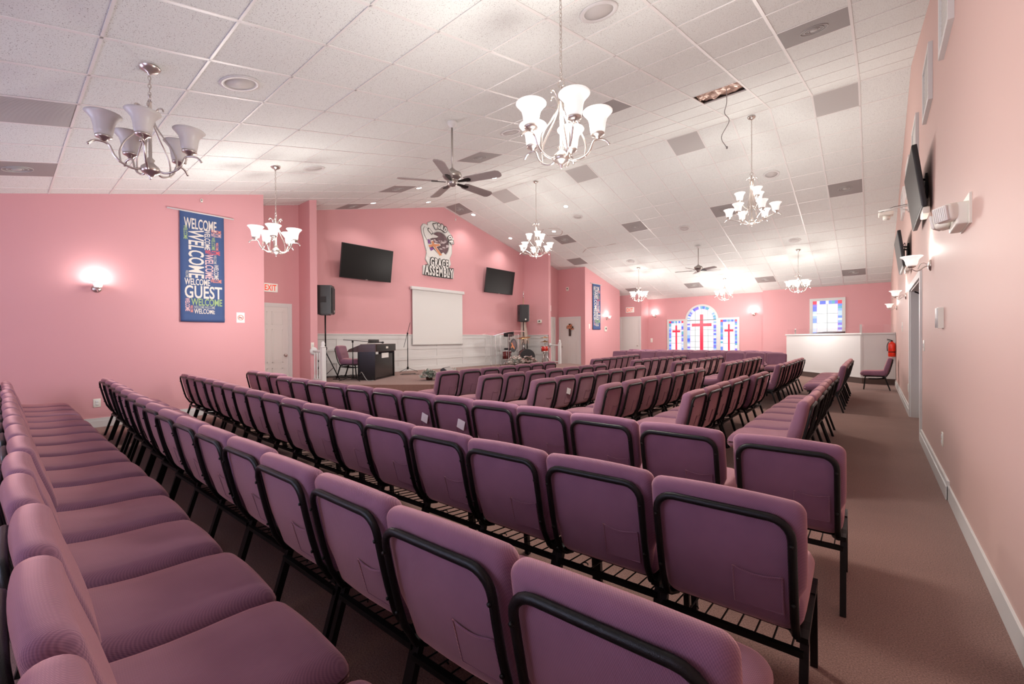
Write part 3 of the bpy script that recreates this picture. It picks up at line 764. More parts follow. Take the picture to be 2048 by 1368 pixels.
def sidewin(T, w, h, cross=True, grid=(2, 4)):
    # local pane geometry; origin lower left of the glass
    m = MB(); m.box((0, 0, 0), (w, h, .004), GW, T); b = w * .14
    bluebar(m, 0, 0, b, h - b, T, 16); bluebar(m, w - b, 0, w, h - b, T, 16); bluebar(m, b, h - b, w - b, h, T, 7)
    for u in (0, w - b): m.box((u, h - b, .004), (u + b, h, .009), GR, T)
    for u in (b, w - b - .012): m.box((u, 0, .004), (u + .012, h - b, .007), GP, T)
    m.box((b, h - b - .012, .004), (w - b, h - b, .007), GP, T)
    for k in range(1, grid[0]): u = b + (w - 2 * b) * k / grid[0]; m.box((u - .005, 0, .004), (u + .005, h - b, .010), LEAD, T)
    for k in range(1, grid[1]): v = (h - b) * k / grid[1]; m.box((b, v - .005, .004), (w - b, v + .005, .010), LEAD, T)
    if cross:
        cx = w / 2; m.box((cx - w * .055, 0, .008), (cx + w * .055, h * .85, .014), GR, T); m.box((cx - w * .27, h * .61, .008), (cx + w * .27, h * .68, .0145), GR, T)
    return m
def window(n, loc):
    t = bpy.data.objects.new('window_%d' % n, None); COL.objects.link(t); t['kind'] = 'structure'; t.location = loc; return t
WB = .78
for n, (xa, xb) in enumerate([(-7.43, -6.6), (-5.19, -4.36)], 1):
    T0 = T_negY(YF, xa, WB); t = window(n, T0.translation); T = Matrix.Translation(-T0.translation) @ T0
    w, h = xb - xa, 2.19 - WB; f = .085
    m = MB()
    for q in (((0, 0, 0), (f, h, .04)), ((w - f, 0, 0), (w, h, .04)), ((f, h - f, 0), (w - f, h, .04)), ((-.02, -.05, 0), (w + .02, 0, .06))): m.box(*q, None, T)
    m.build('window_frame', WHITE, t)
    sidewin(T @ Matrix.Translation((f, 0, .002)), w - 2 * f, h - f).build('pane', None, t)
T0 = T_negY(YF, -6.6, WB); t = window(3, T0.translation); T = Matrix.Translation(-T0.translation) @ T0
w = 1.41; f = .085; R = w / 2; hc = 2.12 - WB; NA = 28
m = MB()
m.box((0, 0, 0), (f, hc, .045), None, T); m.box((w - f, 0, 0), (w, hc, .045), None, T); m.box((-.0, -.05, 0), (w, 0, .06), None, T)
def arc(r0, r1, z0, z1, mt, a0=0, a1=PI, n=NA, mm=None, choice=False):
    for k in range(n):
        A = a0 + (a1 - a0) * k / n; B = a0 + (a1 - a0) * (k + 1) / n
        p = [(R + r * math.cos(q), hc + r * math.sin(q)) for r, q in ((r0, A), (r1, A), (r1, B), (r0, B))]
        mm.prism(p, z0, z1, random.choice(GBS) if choice else mt, T)
arc(R - f, R, 0, .045, None, mm=m); m.build('window_frame', WHITE, t)
m = MB(); g0, g1 = f, w - f; r = R - f
m.box((g0, 0, .002), (g1, hc, .006), GW, T)
m.prism([(R + r * math.cos(a), hc + r * math.sin(a)) for a in [PI * k / NA for k in range(NA + 1)]], .002, .006, GW, T)
bw = .12
Tg = T @ Matrix.Translation((0, 0, .002))
bluebar(m, g0, 0, g0 + bw, hc, Tg, 18); bluebar(m, g1 - bw, 0, g1, hc, Tg, 18); arc(r - bw, r, .006, .010, None, mm=m, choice=True)
arc(r - bw - .014, r - bw, .006, .010, GP, mm=m)
for u in (g0 + bw, g1 - bw - .014): m.box((u, 0, .006), (u + .014, hc, .010), GP, T)
for k in (-1, 0, 1): u = R + k * .27; m.box((u - .005, 0, .006), (u + .005, hc + math.sqrt(max(0, (r - bw) ** 2 - (k * .27) ** 2)), .012), LEAD, T)
for v in (.12, .38, .64, .90): m.box((g0 + bw, v - .005, .006), (g1 - bw, v + .005, .012), LEAD, T)
m.box((g0, hc - .015, .006), (g1, hc + .015, .020), LEAD, T)
m.box((R - .07, 0, .010), (R + .07, hc + .25, .018), GR, T); m.box((R - .42, hc - .28, .010), (R + .42, hc - .15, .0185), GR, T)
m.build('pane', None, t)
T0 = T_negY(YF2, -1.88, 1.15); t = window(4, T0.translation); T = Matrix.Translation(-T0.translation) @ T0
w, h, f = 1.09, 2.79 - 1.15, .10; m = MB()
for q in (((0, 0, 0), (f, h, .04)), ((w - f, 0, 0), (w, h, .04)), ((f, h - f, 0), (w - f, h, .04)), ((-.02, -.05, 0), (w + .02, 0, .06))): m.box(*q, None, T)
m.build('window_frame', WHITE, t); sidewin(T @ Matrix.Translation((f, 0, .002)), w - 2 * f, h - f, False, (2, 4)).build('pane', None, t)
# two windows made up behind the camera to house the cool fill lamps
for n, wx in ((5, -6.3), (6, -2.2)):
    t = window(n, (wx, YN, 1.1)); m = MB()
    for q in (((-1.15, 0, 0), (-1.07, .05, 1.4)), ((1.07, 0, 0), (1.15, .05, 1.4)), ((-1.07, 0, 1.32), (1.07, .05, 1.4)), ((-1.07, 0, 0), (1.07, .05, .08)), ((-.02, 0, .08), (.02, .04, 1.32))): m.box(*q)
    m.build('window_frame', WHITE, t); m = MB(); m.box((-1.07, .002, .08), (1.07, .010, 1.32)); m.build('pane', GW, t)

# ------------------------------------------------------------------ exit signs, wall plates
def exit_sign(T, label, w=.30, h=.19):
    t = thing('exit_sign', label, 'exit sign', tuple(T.translation), 0, 'illuminated exit signs'); Ti = Matrix.Translation(-T.translation) @ T
    m = MB(); m.rbox((w / 2, h / 2, .025), (w / 2, h / 2, .025), .008, n=4, T=Ti); m.build('housing', SIGNW, t)
    m = MB(); put_text(m, 'EXIT', w * .10, h * .16, w * .80, h * .68, None, Ti, 0, .052); m.build('lettering', RED, t)
exit_sign(T_posX(-10.14, 3.68, 2.37), 'white exit sign with red letters above the left white door')
exit_sign(T_posX(-10.4, 14.48, 2.48), 'white exit sign beside the right stage column', .42, .24)
exit_sign(T_negY(19.4, -9.1, 2.55), 'small white exit sign above the far plain door', .40, .25)
def plate(T, w, h, label, kind='light_switch', cat='switch', outlet=False):
    t = thing(kind, label, cat, tuple(T.translation)); Ti = Matrix.Translation(-T.translation) @ T
    m = MB(); m.rbox((0, 0, .003), (w / 2, h / 2, .004), .003, n=4, T=Ti); m.build('cover_plate', PLATE, t)
    m = MB()
    if outlet:
        for v in (-.022, .022): m.rbox((0, v, .008), (.017, .015, .003), .0025, n=4, T=Ti)
        m.build('socket', WHITE, t)
    else:
        m.rbox((0, 0, .009), (.012, .026, .004), .003, n=4, T=Ti); m.build('rocker', WHITE, t)
plate(T_posX(XL, .958, .37), .085, .13, 'white wall outlet low on the left wall below the sconce', 'wall_outlet', 'outlet', True)
plate(T_posX(-9.59, 4.5, 1.20), .07, .12, 'white light switch on the pink column left of the stage railing')
plate(T_posX(XL, 15.85, 1.83), .09, .20, 'white wall plate left of the far banner')
plate(T_negY(YF, -8.2, 1.22), .11, .20, 'white wall plate under the far wall sconce')
plate(T_negX(XR, 7.12, 1.20), .16, .13, 'white double light switch just before the right doorway')
plate(T_negX(XR, 5.30, .41), .08, .12, 'white wall outlet low on the right wall near the baseboard step', 'wall_outlet', 'outlet', True)
plate(T_negX(XR, 10.15, .42), .09, .14, 'white wall outlet low on the right wall beyond the doorway', 'wall_outlet', 'outlet', True)
plate(T_negX(XR, 12.15, 1.52), .12, .20, 'white switch plate on the right wall beyond the doorway')
def smallbox(T, w, h, d, label, name, cat, sub):
    t = thing(name, label, cat, tuple(T.translation)); Ti = Matrix.Translation(-T.translation) @ T
    m = MB(); m.rbox((0, 0, d / 2), (w / 2, h / 2, d / 2), .006, n=5, T=Ti); m.build('housing', PLATE, t)
    m = MB(); m.box((-w * .2, -h * .1, d), (w * .2, h * .25, d + .002), None, Ti); m.build(sub, GRILLE, t)
smallbox(T_posX(XL, 17.25, 1.74), .20, .22, .03, 'white thermostat with a dark display right of the far banner', 'thermostat', 'thermostat', 'display')
smallbox(T_negY(15.5, -9.92, 3.42), .12, .16, .03, 'small white wall sensor high above the door with the flower cross', 'wall_sensor', 'sensor', 'lens')
smallbox(T_negY(13.65, -10.02, 2.0), .20, .13, .04, 'small white thermostat box beside the right stage loudspeaker', 'thermostat', 'thermostat', 'display')
smallbox(T_posX(XL, 2.32, 3.78), .035, .06, .025, 'tiny white wall hook above the welcome banner', 'wall_hook', 'hook', 'slot')
# no smoking notice
T0 = T_posX(XL, 2.85, 1.645); t = thing('no_smoking_sign', 'white no smoking notice right of the welcome banner', 'sign', tuple(T0.translation)); T = Matrix.Translation(-T0.translation) @ T0
m = MB(); m.box((0, 0, 0), (.135, .19, .004), None, T); m.build('notice_board', PAPER, t)
m = MB(); C_ = (.0675, .095)
m.tube([(C_[0] + .045 * math.cos(a), C_[1] + .045 * math.sin(a), .005) for a in [k * PI / 12 for k in range(24)]], .005, n=4, closed=True, T=T)
m.tube([(C_[0] - .032, C_[1] + .032, .006), (C_[0] + .032, C_[1] - .032, .006)], .005, n=4, T=T); m.build('prohibition_ring', RED, t)
m = MB(); m.box((.035, .085, .0045), (.095, .096, .006), None, T); m.box((.097, .10, .0045), (.100, .118, .006), None, T); m.build('cigarette', BLACK, t)

# ------------------------------------------------------------------ welcome banners
BT = {'w': mat('banner_cream_print', (.72, .68, .62), .7), 'g': mat('banner_green_print', (.33, .47, .20), .7), 'r': mat('banner_red_print', (.75, .13, .14), .7), 'o': mat('banner_coral_print', (.80, .30, .22), .7), 'p': mat('banner_pink_print', (.78, .50, .50), .7), 'y': mat('banner_grey_print', (.45, .47, .45), .7)}
BL = [('WELCOME', 'w', .09, .056, .82, .155, 0), ('WELCOME', 'w', .18, .155, .53, .60, 1), ('WELCOME', 'g', .08, .13, .165, .255, 1), ('WELCOME', 'w', .54, .14, .67, .33, 1),
      ('WELCOME', 'o', .69, .135, .93, .165, 0), ('WELCOME', 'p', .69, .167, .93, .20, 0), ('WELCOME', 'g', .70, .205, .785, .325, 1), ('WELCOME', 'o', .80, .25, .86, .325, 1), ('WELCOME', 'r', .55, .33, .90, .368, 0),
      ('WELCOME', 'p', .55, .37, .74, .60, 1), ('WELCOME', 'y', .75, .37, .815, .455, 1), ('WELCOME', 'w', .75, .46, .86, .60, 1), ('WELCOME', 'y', .115, .535, .175, .60, 1), ('WELCOME', 'w', .09, .605, .66, .665, 0),
      ('WELCOME', 'o', .67, .598, .93, .63, 0), ('GUEST', 'w', .09, .668, .94, .785, 0), ('WELCOME', 'p', .10, .785, .20, .905, 1), ('WELCOME', 'g', .23, .785, .94, .85, 0), ('WELCOME', 'o', .21, .85, .27, .915, 1), ('WELCOME WELCOME', 'y', .29, .852, .77, .878, 0), ('WELCOME', 'w', .29, .88, .77, .925, 0)]
def banner(y0, w, z0, z1, label):
    t = thing('welcome_banner', label, 'banner', (XL, y0, z0), 0); h = z1 - z0
    T = Matrix(((0, 0, 1, 0), (1, 0, 0, 0), (0, 1, 0, 0), (0, 0, 0, 1)))
    def off(u, v): return .035 + .006 * math.sin(u * 9 + v * 2) * (1.6 if v < .12 * h else .5) + (.012 * math.sin(v * 38) * max(0, 1 - v / (.10 * h)))
    m = MB(); nu, nv = 10, 40; vs = []; fs = []
    for s in (0, -.003):
        for b in range(nv + 1):
            for a in range(nu + 1): u, v = w * a / nu, h * b / nv; vs.append((u, v, off(u, v) + s))
    K = (nu + 1) * (nv + 1)
    for b in range(nv):
        for a in range(nu):
            i = b * (nu + 1) + a; fs.append((i, i + 1, i + nu + 2, i + nu + 1)); fs.append((K + i, K + i + nu + 1, K + i + nu + 2, K + i + 1))
    for a in range(nu): fs.append((a, K + a, K + a + 1, a + 1))
    for b in range(nv):
        i = b * (nu + 1); fs.append((i, i + nu + 1, K + i + nu + 1, K + i)); j = i + nu; fs.append((j, K + j, K + j + nu + 1, j + nu + 1))
    m.add(vs, fs, None, True, T); m.build('cloth', NAVY, t)
    for key in BT:
        m = MB()
        for s, c, u0, v0, u1, v1, r in BL:
            if c == key: put_text(m, s, u0 * w, h * (1 - v1), (u1 - u0) * w, (v1 - v0) * h, None, T, r, lambda a, b: off(a, b) + .0035)
        m.build('lettering', BT[key], t)
    m = MB(); m.tube([(-.17, h + .0, .03), (w + .16, h + .0, .03)], .013, n=10, T=T); m.build('hanging_rod', WHITE, t)
banner(1.998, .652, 1.642, 3.545, 'navy banner reading welcome guest on the large left wall')
banner(16.08, .66, 1.70, 3.64, 'navy banner reading welcome guest on the far wall section right of the stage')

# ------------------------------------------------------------------ stage wall: televisions, screen, emblem
def television(T, w, h, d, label, tilt):
    t = thing('television', label, 'television', tuple(T.translation), 0); B = Matrix.Translation(-T.translation) @ T
    Tt = B @ Matrix.Translation((0, 0, d)) @ Matrix.Rotation(tilt, 4, 'X')
    m = MB(); m.rbox((0, 0, 0), (w / 2, h / 2, .022), .008, n=6, T=Tt); m.build('casing', BLACK, t)
    m = MB(); m.box((-w / 2 + .012, -h / 2 + .02, .0225), (w / 2 - .012, h / 2 - .012, .0235), None, Tt); m.build('screen', TVS, t)
    m = MB(); m.box((-.20, -.14, 0), (.20, .14, .02), None, B)
    for u in (-.15, .15): m.tube([(u, .08, .02), (u, .10, d - .02)], .012, n=6, T=B); m.tube([(u, -.1, .02), (u, -.12, d - .04)], .012, n=6, T=B); m.box((u - .02, -.2, -.04), (u + .02, .2, -.022), None, Tt)
    m.tube(catmull([(0.05, .1, d - .03), (.12, .16, .05), (.02, .05, .045), (-.1, .12, .045), (-.05, -.2, .045)], 5), .005, n=5, T=B)
    m.build('wall_bracket', BLACKM, t)
    m = MB(); m.box((-.03, -h / 2 + .004, .0235), (.03, -h / 2 + .012, .0245), None, Tt); m.build('badge', PLATE, t)
television(T_posX(XS + .006, 6.50, 3.40), 1.55, .90, .20, 'black flat television on the pink stage wall left of the emblem', math.radians(9))
television(T_posX(XS + .006, 11.95, 3.44), 1.55, .88, .20, 'black flat television on the pink stage wall right of the emblem', math.radians(9))
television(T_negX(XR - .006, 6.78, 2.97), 1.35, .66, .095, 'black flat television on the right wall above the nearest sconce', math.radians(7))
television(T_negX(XR - .006, 10.0, 2.74), 1.35, .58, .11, 'black flat television farther along the right wall', math.radians(7))
T0 = T_posX(XS, 8.10, 1.15); t = thing('projector_screen', 'white pull-down projector screen below the emblem', 'projector screen', tuple(T0.translation)); T = Matrix.Translation(-T0.translation) @ T0
m = MB(); m.box((0, .02, .055), (2.08, 1.70, .058), None, T); m.build('screen_fabric', mat('screen_white', (.74, .735, .71), .8), t)
m = MB(); m.rbox((1.04, 1.74, .06), (1.10, .05, .05), .015, n=5, T=T); m.build('roller_case', WHITE, t)
m = MB(); m.rbox((1.04, .01, .056), (1.05, .018, .012), .006, n=4, T=T); m.build('weight_bar', VENTL, t)
# emblem
BOLD[0] = True
EW, EH = 1.33, 1.72
T0 = T_posX(XS + .004, 8.49, 3.335); em = thing('church_emblem', 'round globe and cross emblem lettered 1 WORD OF GRACE ASSEMBLY at the gable', 'emblem', tuple(T0.translation)); T = Matrix.Translation(-T0.translation) @ T0
def e2(x, y):  # crop pixels of the emblem -> local, undoing the perspective
    u = (x - 215) / 620; top = 140 + 40 * u; bot = 1215 + 75 * u
    return (u * EW, (bot - y) / (bot - top) * EH)
OUT = [(250, 225), (215, 290), (225, 400), (260, 520), (285, 650), (315, 760), (290, 900), (330, 975), (350, 1020), (245, 1025), (235, 1200), (420, 1235), (640, 1262), (825, 1275), (835, 1100), (740, 1075), (745, 1030), (775, 970), (750, 850), (795, 740), (800, 490), (845, 440), (790, 360), (720, 270), (640, 195), (500, 140), (400, 145), (330, 190), (335, 240), (290, 222)]
def grow(P, k):
    cx = sum(p[0] for p in P) / len(P); cy = sum(p[1] for p in P) / len(P); out = []
    for p in P:
        d = Vector((p[0] - cx, p[1] - cy)); L = d.length; out.append((cx + d.x * (L + k) / L, cy + d.y * (L + k) / L))
    return out
P = [e2(*p) for p in OUT]; DK = mat('emblem_dark', (.035, .033, .035), .5); EWH = mat('emblem_white', (.72, .71, .68), .5); EGR = mat('emblem_grey', (.42, .44, .41), .5)
m = MB(); m.prism(grow(P, .022), .0, .014, None, T); m.build('outline_panel', EGR, em)
m = MB(); m.prism(P, .014, .022, None, T); m.build('white_panel', EWH, em)
gc = e2(555, 575); gx, gy = .385, .385
def disc(cx, cy, rx, ry, a0=0, a1=2 * PI, n=36): return [(cx + rx * math.cos(a0 + (a1 - a0) * k / n), cy + ry * math.sin(a0 + (a1 - a0) * k / n)) for k in range(n + (0 if a1 - a0 > 6.28 else 1))]
GLOBE = mat('emblem_globe', (.13, .075, .085), .5, var=.8, vscale=5)
m = MB(); m.prism(disc(gc[0], gc[1], gx + .03, gy + .03), .022, .024, None, T); m.build('globe_ring', EGR, em)
m = MB(); m.prism(disc(gc[0], gc[1], gx, gy), .024, .028, None, T); m.build('globe', GLOBE, em)
m = MB(); random.seed(11)
for k in range(16):
    a = random.uniform(0, 6.28); r = random.uniform(.05, .30); m.prism(disc(gc[0] + .03 + r * math.cos(a), gc[1] + r * math.sin(a), random.uniform(.02, .075), random.uniform(.012, .04), n=9), .028, .0295 + k * .0001, None, T)
m.build('clouds', mat('emblem_cloud', (.50, .42, .43), .6), em)
HAND = [(270, 270), (245, 330), (265, 430), (310, 520), (360, 500), (400, 475), (500, 450), (525, 425), (440, 395), (370, 375), (330, 300)]
m = MB(); m.prism(grow([e2(*p) for p in HAND], .010), .030, .0315, DK, T); m.prism([e2(*p) for p in HAND], .0315, .033, EWH, T)
LOW = [(330, 640), (300, 760), (320, 850), (400, 870), (560, 890), (700, 900), (730, 850), (690, 800), (620, 740), (540, 810), (430, 690), (380, 740)]
m.prism([e2(*p) for p in LOW], .030, .032, EWH, T); m.build('hands', None, em)
m = MB(); m.prism([e2(*p) for p in [(325, 505), (330, 590), (360, 600), (375, 530)]], .0335, .035, None, T); m.prism([e2(*p) for p in [(355, 670), (385, 735), (430, 700), (420, 660)]], .0335, .035, None, T); m.build('sash', mat('emblem_purple', (.20, .06, .26), .5), em)
CR = [(385, 545), (425, 530), (445, 590), (545, 580), (552, 610), (470, 640), (595, 800), (545, 815), (435, 640), (345, 665), (335, 625), (405, 600)]
m = MB(); m.prism(grow([e2(*p) for p in CR], .035), .035, .037, EWH, T); m.prism([e2(*p) for p in CR], .037, .043, mat('emblem_wood', (.62, .25, .12), .5, var=.3, vscale=10), T); m.build('cross', None, em)
def etext(s, x0, y0, x1, y1, name, n=None):
    m = MB(); a = e2(x0, y1); b = e2(x1, y0); w, h = b[0] - a[0], b[1] - a[1]; g = .024
    put_text(m, s, a[0] - g, a[1] - g, w + 2 * g, h + 2 * g, DK, T, 0, .044)
    for dx, dy in ((g, 0), (-g, 0), (0, g), (0, -g), (g * .7, g * .7), (-g * .7, g * .7), (g * .7, -g * .7), (-g * .7, -g * .7)): put_text(m, s, a[0] + dx, a[1] + dy, w, h, DK, T, 0, .0441)
    for dx, dy in ((0, 0),): put_text(m, s, a[0] + dx, a[1] + dy, w, h, EWH, T, 0, .047 + dx * .01 + dy * .02)
    m.build(name, None, em)
etext('GRACE', 370, 900, 715, 1040, 'lettering'); etext('ASSEMBLY', 262, 1075, 820, 1215, 'lettering')
m = MB(); S_ = '1 WORD OF'; a0, a1 = math.radians(143), math.radians(14); Rr = gx + .13
for k, ch in enumerate(S_):
    if ch == ' ': continue
    a = a0 + (a1 - a0) * k / (len(S_) - 1); c = Vector((gc[0] + Rr * math.cos(a) * .97, gc[1] + Rr * math.sin(a) * 1.10))
    Tk = T @ Matrix.Translation((c.x, c.y, 0)) @ Matrix.Rotation(a - PI / 2, 4, 'Z'); wd = .05 if ch == '1' else (.145 if ch == 'W' else .105)
    for dx, dy in ((.027, 0), (-.027, 0), (0, .027), (0, -.027), (.02, .02), (-.02, .02), (.02, -.02), (-.02, -.02)): put_text(m, ch, -wd / 2 + dx, -.09 + dy, wd, .18, DK, Tk, 0, .044)
    for dx in (-.010, -.005, 0, .005, .010): put_text(m, ch, -wd / 2 + dx, -.09, wd, .18, EWH, Tk, 0, .047 + dx * .01)
m.build('lettering', None, em)

BOLD[0] = False
# ------------------------------------------------------------------ stage equipment
def loudspeaker(x, y, z0, z1, rz, label):
    t = thing('loudspeaker', label, 'loudspeaker', (x, y, z0), rz); h = z1 - z0; w, d = .38, .36
    m = MB()
    poly = [(-w / 2, .02 - d / 2), (-w / 2, d / 2 - .03), (-w / 2 + .05, d / 2), (w / 2 - .05, d / 2), (w / 2, d / 2 - .03), (w / 2, .02 - d / 2), (w / 2 - .08, -d / 2), (-w / 2 + .08, -d / 2)]
    m.prism(poly, 0.02, h - .0); m.box((-w / 2 + .06, -.1, 0), (w / 2 - .06, .1, .02)); m.build('cabinet', BLACK, t)
    m = MB(); m.prism([(-w / 2 + .03, d / 2), (-w / 2 + .07, d / 2 + .02), (w / 2 - .07, d / 2 + .02), (w / 2 - .03, d / 2)], .05, h - .05); m.build('grille', GRILLE, t)
    for sx in (-1, 1):
        m = MB(); m.box((sx * w / 2, -.06, h * .42), (sx * (w / 2 + .012), .06, h * .62)); m.build('side_handle', GRILLE, t)
    m = MB(); m.lathe([(0, .002), (.03, .002), (.03, 0)], (-.03, d / 2 + .02, .09), n=12, axis='y'); m.build('badge', PLATE, t)
def speaker_stand(x, y, zf, zt, rz, label, spread=.45):
    t = thing('speaker_stand', label, 'stand', (x, y, zf), rz); H = zt - zf
    m = MB(); m.tube([(0, 0, .10), (0, 0, .75)], .022, n=10); m.tube([(0, 0, .70), (0, 0, H)], .017, n=10); m.build('pole', BLACKM, t)
    m = MB(); m.lathe([(.022, .70), (.034, .71), (.034, .77), (.022, .78)], n=12); m.lathe([(.022, .58), (.036, .59), (.036, .64), (.022, .65)], n=12); m.tube([(0, .03, .74), (0, .08, .74)], .008, n=6); m.build('collar', BLACKM, t)
    for k in range(3):
        a = 2 * PI * k / 3; c, s_ = math.cos(a), math.sin(a)
        m = MB(); m.tube([(.03 * c, .03 * s_, .61), (spread * c, spread * s_, .015)], .012, n=6); m.tube([(.025 * c, .025 * s_, .14), (spread * .55 * c, spread * .55 * s_, .28)], .007, n=5); m.build('leg', BLACKM, t)
loudspeaker(-9.95, 4.98, 1.90, 2.593, math.radians(-38), 'large black loudspeaker on a pole stand at the left of the stage')
speaker_stand(-9.95, 4.98, ST, 1.90, math.radians(38), 'black tripod stand holding the left stage loudspeaker', .33)
loudspeaker(-10.25, 12.9, 1.965, 2.617, math.radians(-125), 'black loudspeaker on a pole stand at the right of the stage')
speaker_stand(-10.25, 12.9, ST, 1.965, .9, 'black tripod stand holding the right stage loudspeaker', .26)
def mic_stand(x, y, zf, H, rz, label, boom, mic=True, grp=None):
    t = thing('microphone_stand', label, 'microphone stand', (x, y, zf), rz)
    m = MB(); m.tube([(0, 0, .06), (0, 0, H)], .010, n=8); m.tube([(0, 0, .06), (0, 0, H * .62)], .013, n=8); m.build('upright', BLACKM, t)
    m = MB(); m.lathe([(.013, .07), (.03, .08), (.03, .14), (.013, .15)], n=10); m.lathe([(0, H - .02), (.022, H - .02), (.022, H + .03), (0, H + .03)], n=10); m.build('clutch', BLACKM, t)
    for k in range(3):
        a = 2 * PI * k / 3; m = MB(); m.tube([(0, 0, .11), (.30 * math.cos(a), .30 * math.sin(a), .012)], .007, n=6); m.build('leg', BLACKM, t)
    m = MB(); m.tube([boom[0], boom[1]], .007, n=7); m.build('boom_arm', BLACKM, t)
    if mic:
        a, b = Vector(boom[0]), Vector(boom[1]); d = (b - a).normalized(); m = MB()
        m.tube([b, b + d * .12], [.010, .014], n=8); m.tube([b + d * .12, b + d * .14, b + d * .17, b + d * .18], [.014, .024, .022, .008], n=10); m.build('microphone', BLACK, t)
mic_stand(-9.15, 5.22, ST, .90, 0, 'black boom microphone stand in front of the organ', ((-.28, -.08, .945), (.42, .35, .89)))
mic_stand(-10.52, 7.75, ST, 1.12, .6, 'tall black microphone stand left of the projector screen', ((-.10, -.05, .72), (.06, .06, 1.45)), False)
# organ
t = thing('digital_organ', 'black upright digital organ with its back to the seats, left half of the stage', 'organ', (-8.87, 5.62, ST), math.atan2(1.05, -.75))
# local x along the back panel, local y towards the player (-normal)
m = MB(); L = 1.29
m.box((0, 0, 0), (.04, .42, .66)); m.box((L - .04, 0, 0), (L, .42, .66)); m.box((.04, .02, .02), (L - .04, .05, .60)); m.box((.04, .02, 0), (L - .04, .40, .05)); m.build('cabinet', BLACKG, t)
m = MB(); m.box((-.03, -.02, .66), (L + .03, .34, .84)); m.prism([(.34, .66), (.34, .83), (.62, .72), (.66, .66)], -.03, L + .03, None, Matrix(((0, 0, 1, 0), (1, 0, 0, 0), (0, 1, 0, 0), (0, 0, 0, 1)))); m.build('console', WOODD, t)
m = MB(); m.box((.05, -.025, .67), (L - .0, -.02, .83)); m.build('back_panel', BLACKG, t)
m = MB(); m.box((.12, .36, .835), (L - .12, .56, .845)); m.build('keyboard', PLATE, t)
m = MB(); m.box((.45, .015, .50), (.90, .02, .62)); m.build('paper_notice', PAPER, t)
m = MB(); m.box((.62, -.03, .73), (.76, -.026, .78)); m.build('badge', PLATE, t)
m = MB(); m.tube([(.42, .36, .845), (.42, .30, .96)], .004, n=5); m.box((.30, .28, .86), (.95, .29, .95)); m.build('music_rest', BLACKG, t)
# small side table behind the railing
t = thing('side_table', 'small dark folding table behind the left stage speaker stand', 'table', (-10.35, 4.95, ST))
m = MB(); m.box((-.22, -.15, .42), (.22, .15, .45)); m.build('tabletop', BLACK, t)
for sx in (-1, 1):
    for sy in (-1, 1): m = MB(); m.tube([(sx * .19, sy * .12, .42), (sx * .2, sy * .13, 0)], .01, n=6); m.build('leg', BLACKM, t)
m = MB(); random.seed(5)
for k in range(4):
    pts = [(-10.3 + random.uniform(-.5, .9), 5.4 + random.uniform(-.4, .9), ST + .012) for _ in range(7)]; m.tube(catmull(pts, 6), .006, n=5)
tag(m.build('cable_tangle', CABLE), 'tangle of black cables on the stage floor around the organ', 'cable')
m = MB(); m.tube(catmull([(-9.35, 5.5, ST + .42), (-9.2, 5.42, ST + .15), (-9.0, 5.35, ST + .2), (-8.85, 5.4, ST + .02), (-8.75, 5.5, ST + .015)], 6), .007, n=5); tag(m.build('cable', GREYC), 'grey cable looping down in front of the organ', 'cable')
m = MB(); m.tube(catmull([(-9.7, 6.9, ST + .01), (-9.5, 7.1, ST + .01), (-9.7, 7.4, ST + .01), (-9.95, 7.2, ST + .01), (-9.7, 7.0, ST + .01), (-9.4, 7.3, ST + .01)], 6), .006, n=5); tag(m.build('cable', CABLE), 'coiled dark cable on the stage right of the organ', 'cable')
# floor monitor with white blossoms
t = thing('floor_monitor', 'black wedge floor monitor at the front edge of the stage', 'loudspeaker', (-7.62, 6.62, ST), math.radians(-60))
m = MB(); TT = Matrix(((0, 0, 1, 0), (1, 0, 0, 0), (0, 1, 0, 0), (0, 0, 0, 1))); m.prism([(0, 0), (.36, 0), (.30, .12), (.06, .30), (0, .26)], -.24, .24, None, TT); m.build('cabinet', BLACK, t)
m = MB(); m.add([(-.22, .08, .292), (.22, .08, .292), (.22, .285, .135), (-.22, .285, .135)], [(0, 1, 2, 3)]); m.build('grille', VENT, t)
def flowers(x, y, z, R, n, label, petals, name='flower_arrangement', leafm=DKGREEN, sq=.6):
    t = thing(name, label, 'flowers', (x, y, z)); m = MB(); L = MB()
    for k in range(n):
        a = random.uniform(0, 6.28); e = random.uniform(0, 1.3); r = R * random.uniform(.65, 1); c = Vector((r * math.cos(a) * math.cos(e), r * math.sin(a) * math.cos(e), .06 + r * math.sin(e) * sq * 1.6))
        for q in range(5):
            b = 2 * PI * q / 5; T = Matrix.Translation(c) @ Matrix.Rotation(random.uniform(-.7, .7), 4, 'X') @ Matrix.Rotation(b, 4, 'Z'); s = random.uniform(.028, .045)
            m.add([(0, 0, 0), (s, -s * .5, .012), (s * 1.5, 0, .02), (s, s * .5, .012)], [(0, 1, 2, 3)], random.choice(petals), False, T)
        for q in range(3):
            T = Matrix.Translation(c * .92) @ Matrix.Rotation(random.uniform(0, 6.28), 4, 'Z') @ Matrix.Rotation(random.uniform(-.8, .8), 4, 'X'); s = random.uniform(.06, .10)
            L.add([(0, 0, 0), (s * .5, -s * .22, .0), (s, 0, .01), (s * .5, s * .22, 0)], [(0, 1, 2, 3)], leafm, False, T)
    tag(m.build('blossoms', None, t), kind='stuff'); tag(L.build('leaves', None, t), kind='stuff')
    m = MB(); m.lathe([(0, 0), (R * .35, 0), (R * .45, .12), (R * .4, .12), (0, .11)], n=16); m.build('basket', WOODD, t)
flowers(-7.9, 6.42, ST, .20, 70, 'low white and green flower bunch at the stage edge beside the floor monitor', [PETAL, PALEL, DKGREEN], leafm=PALEL)
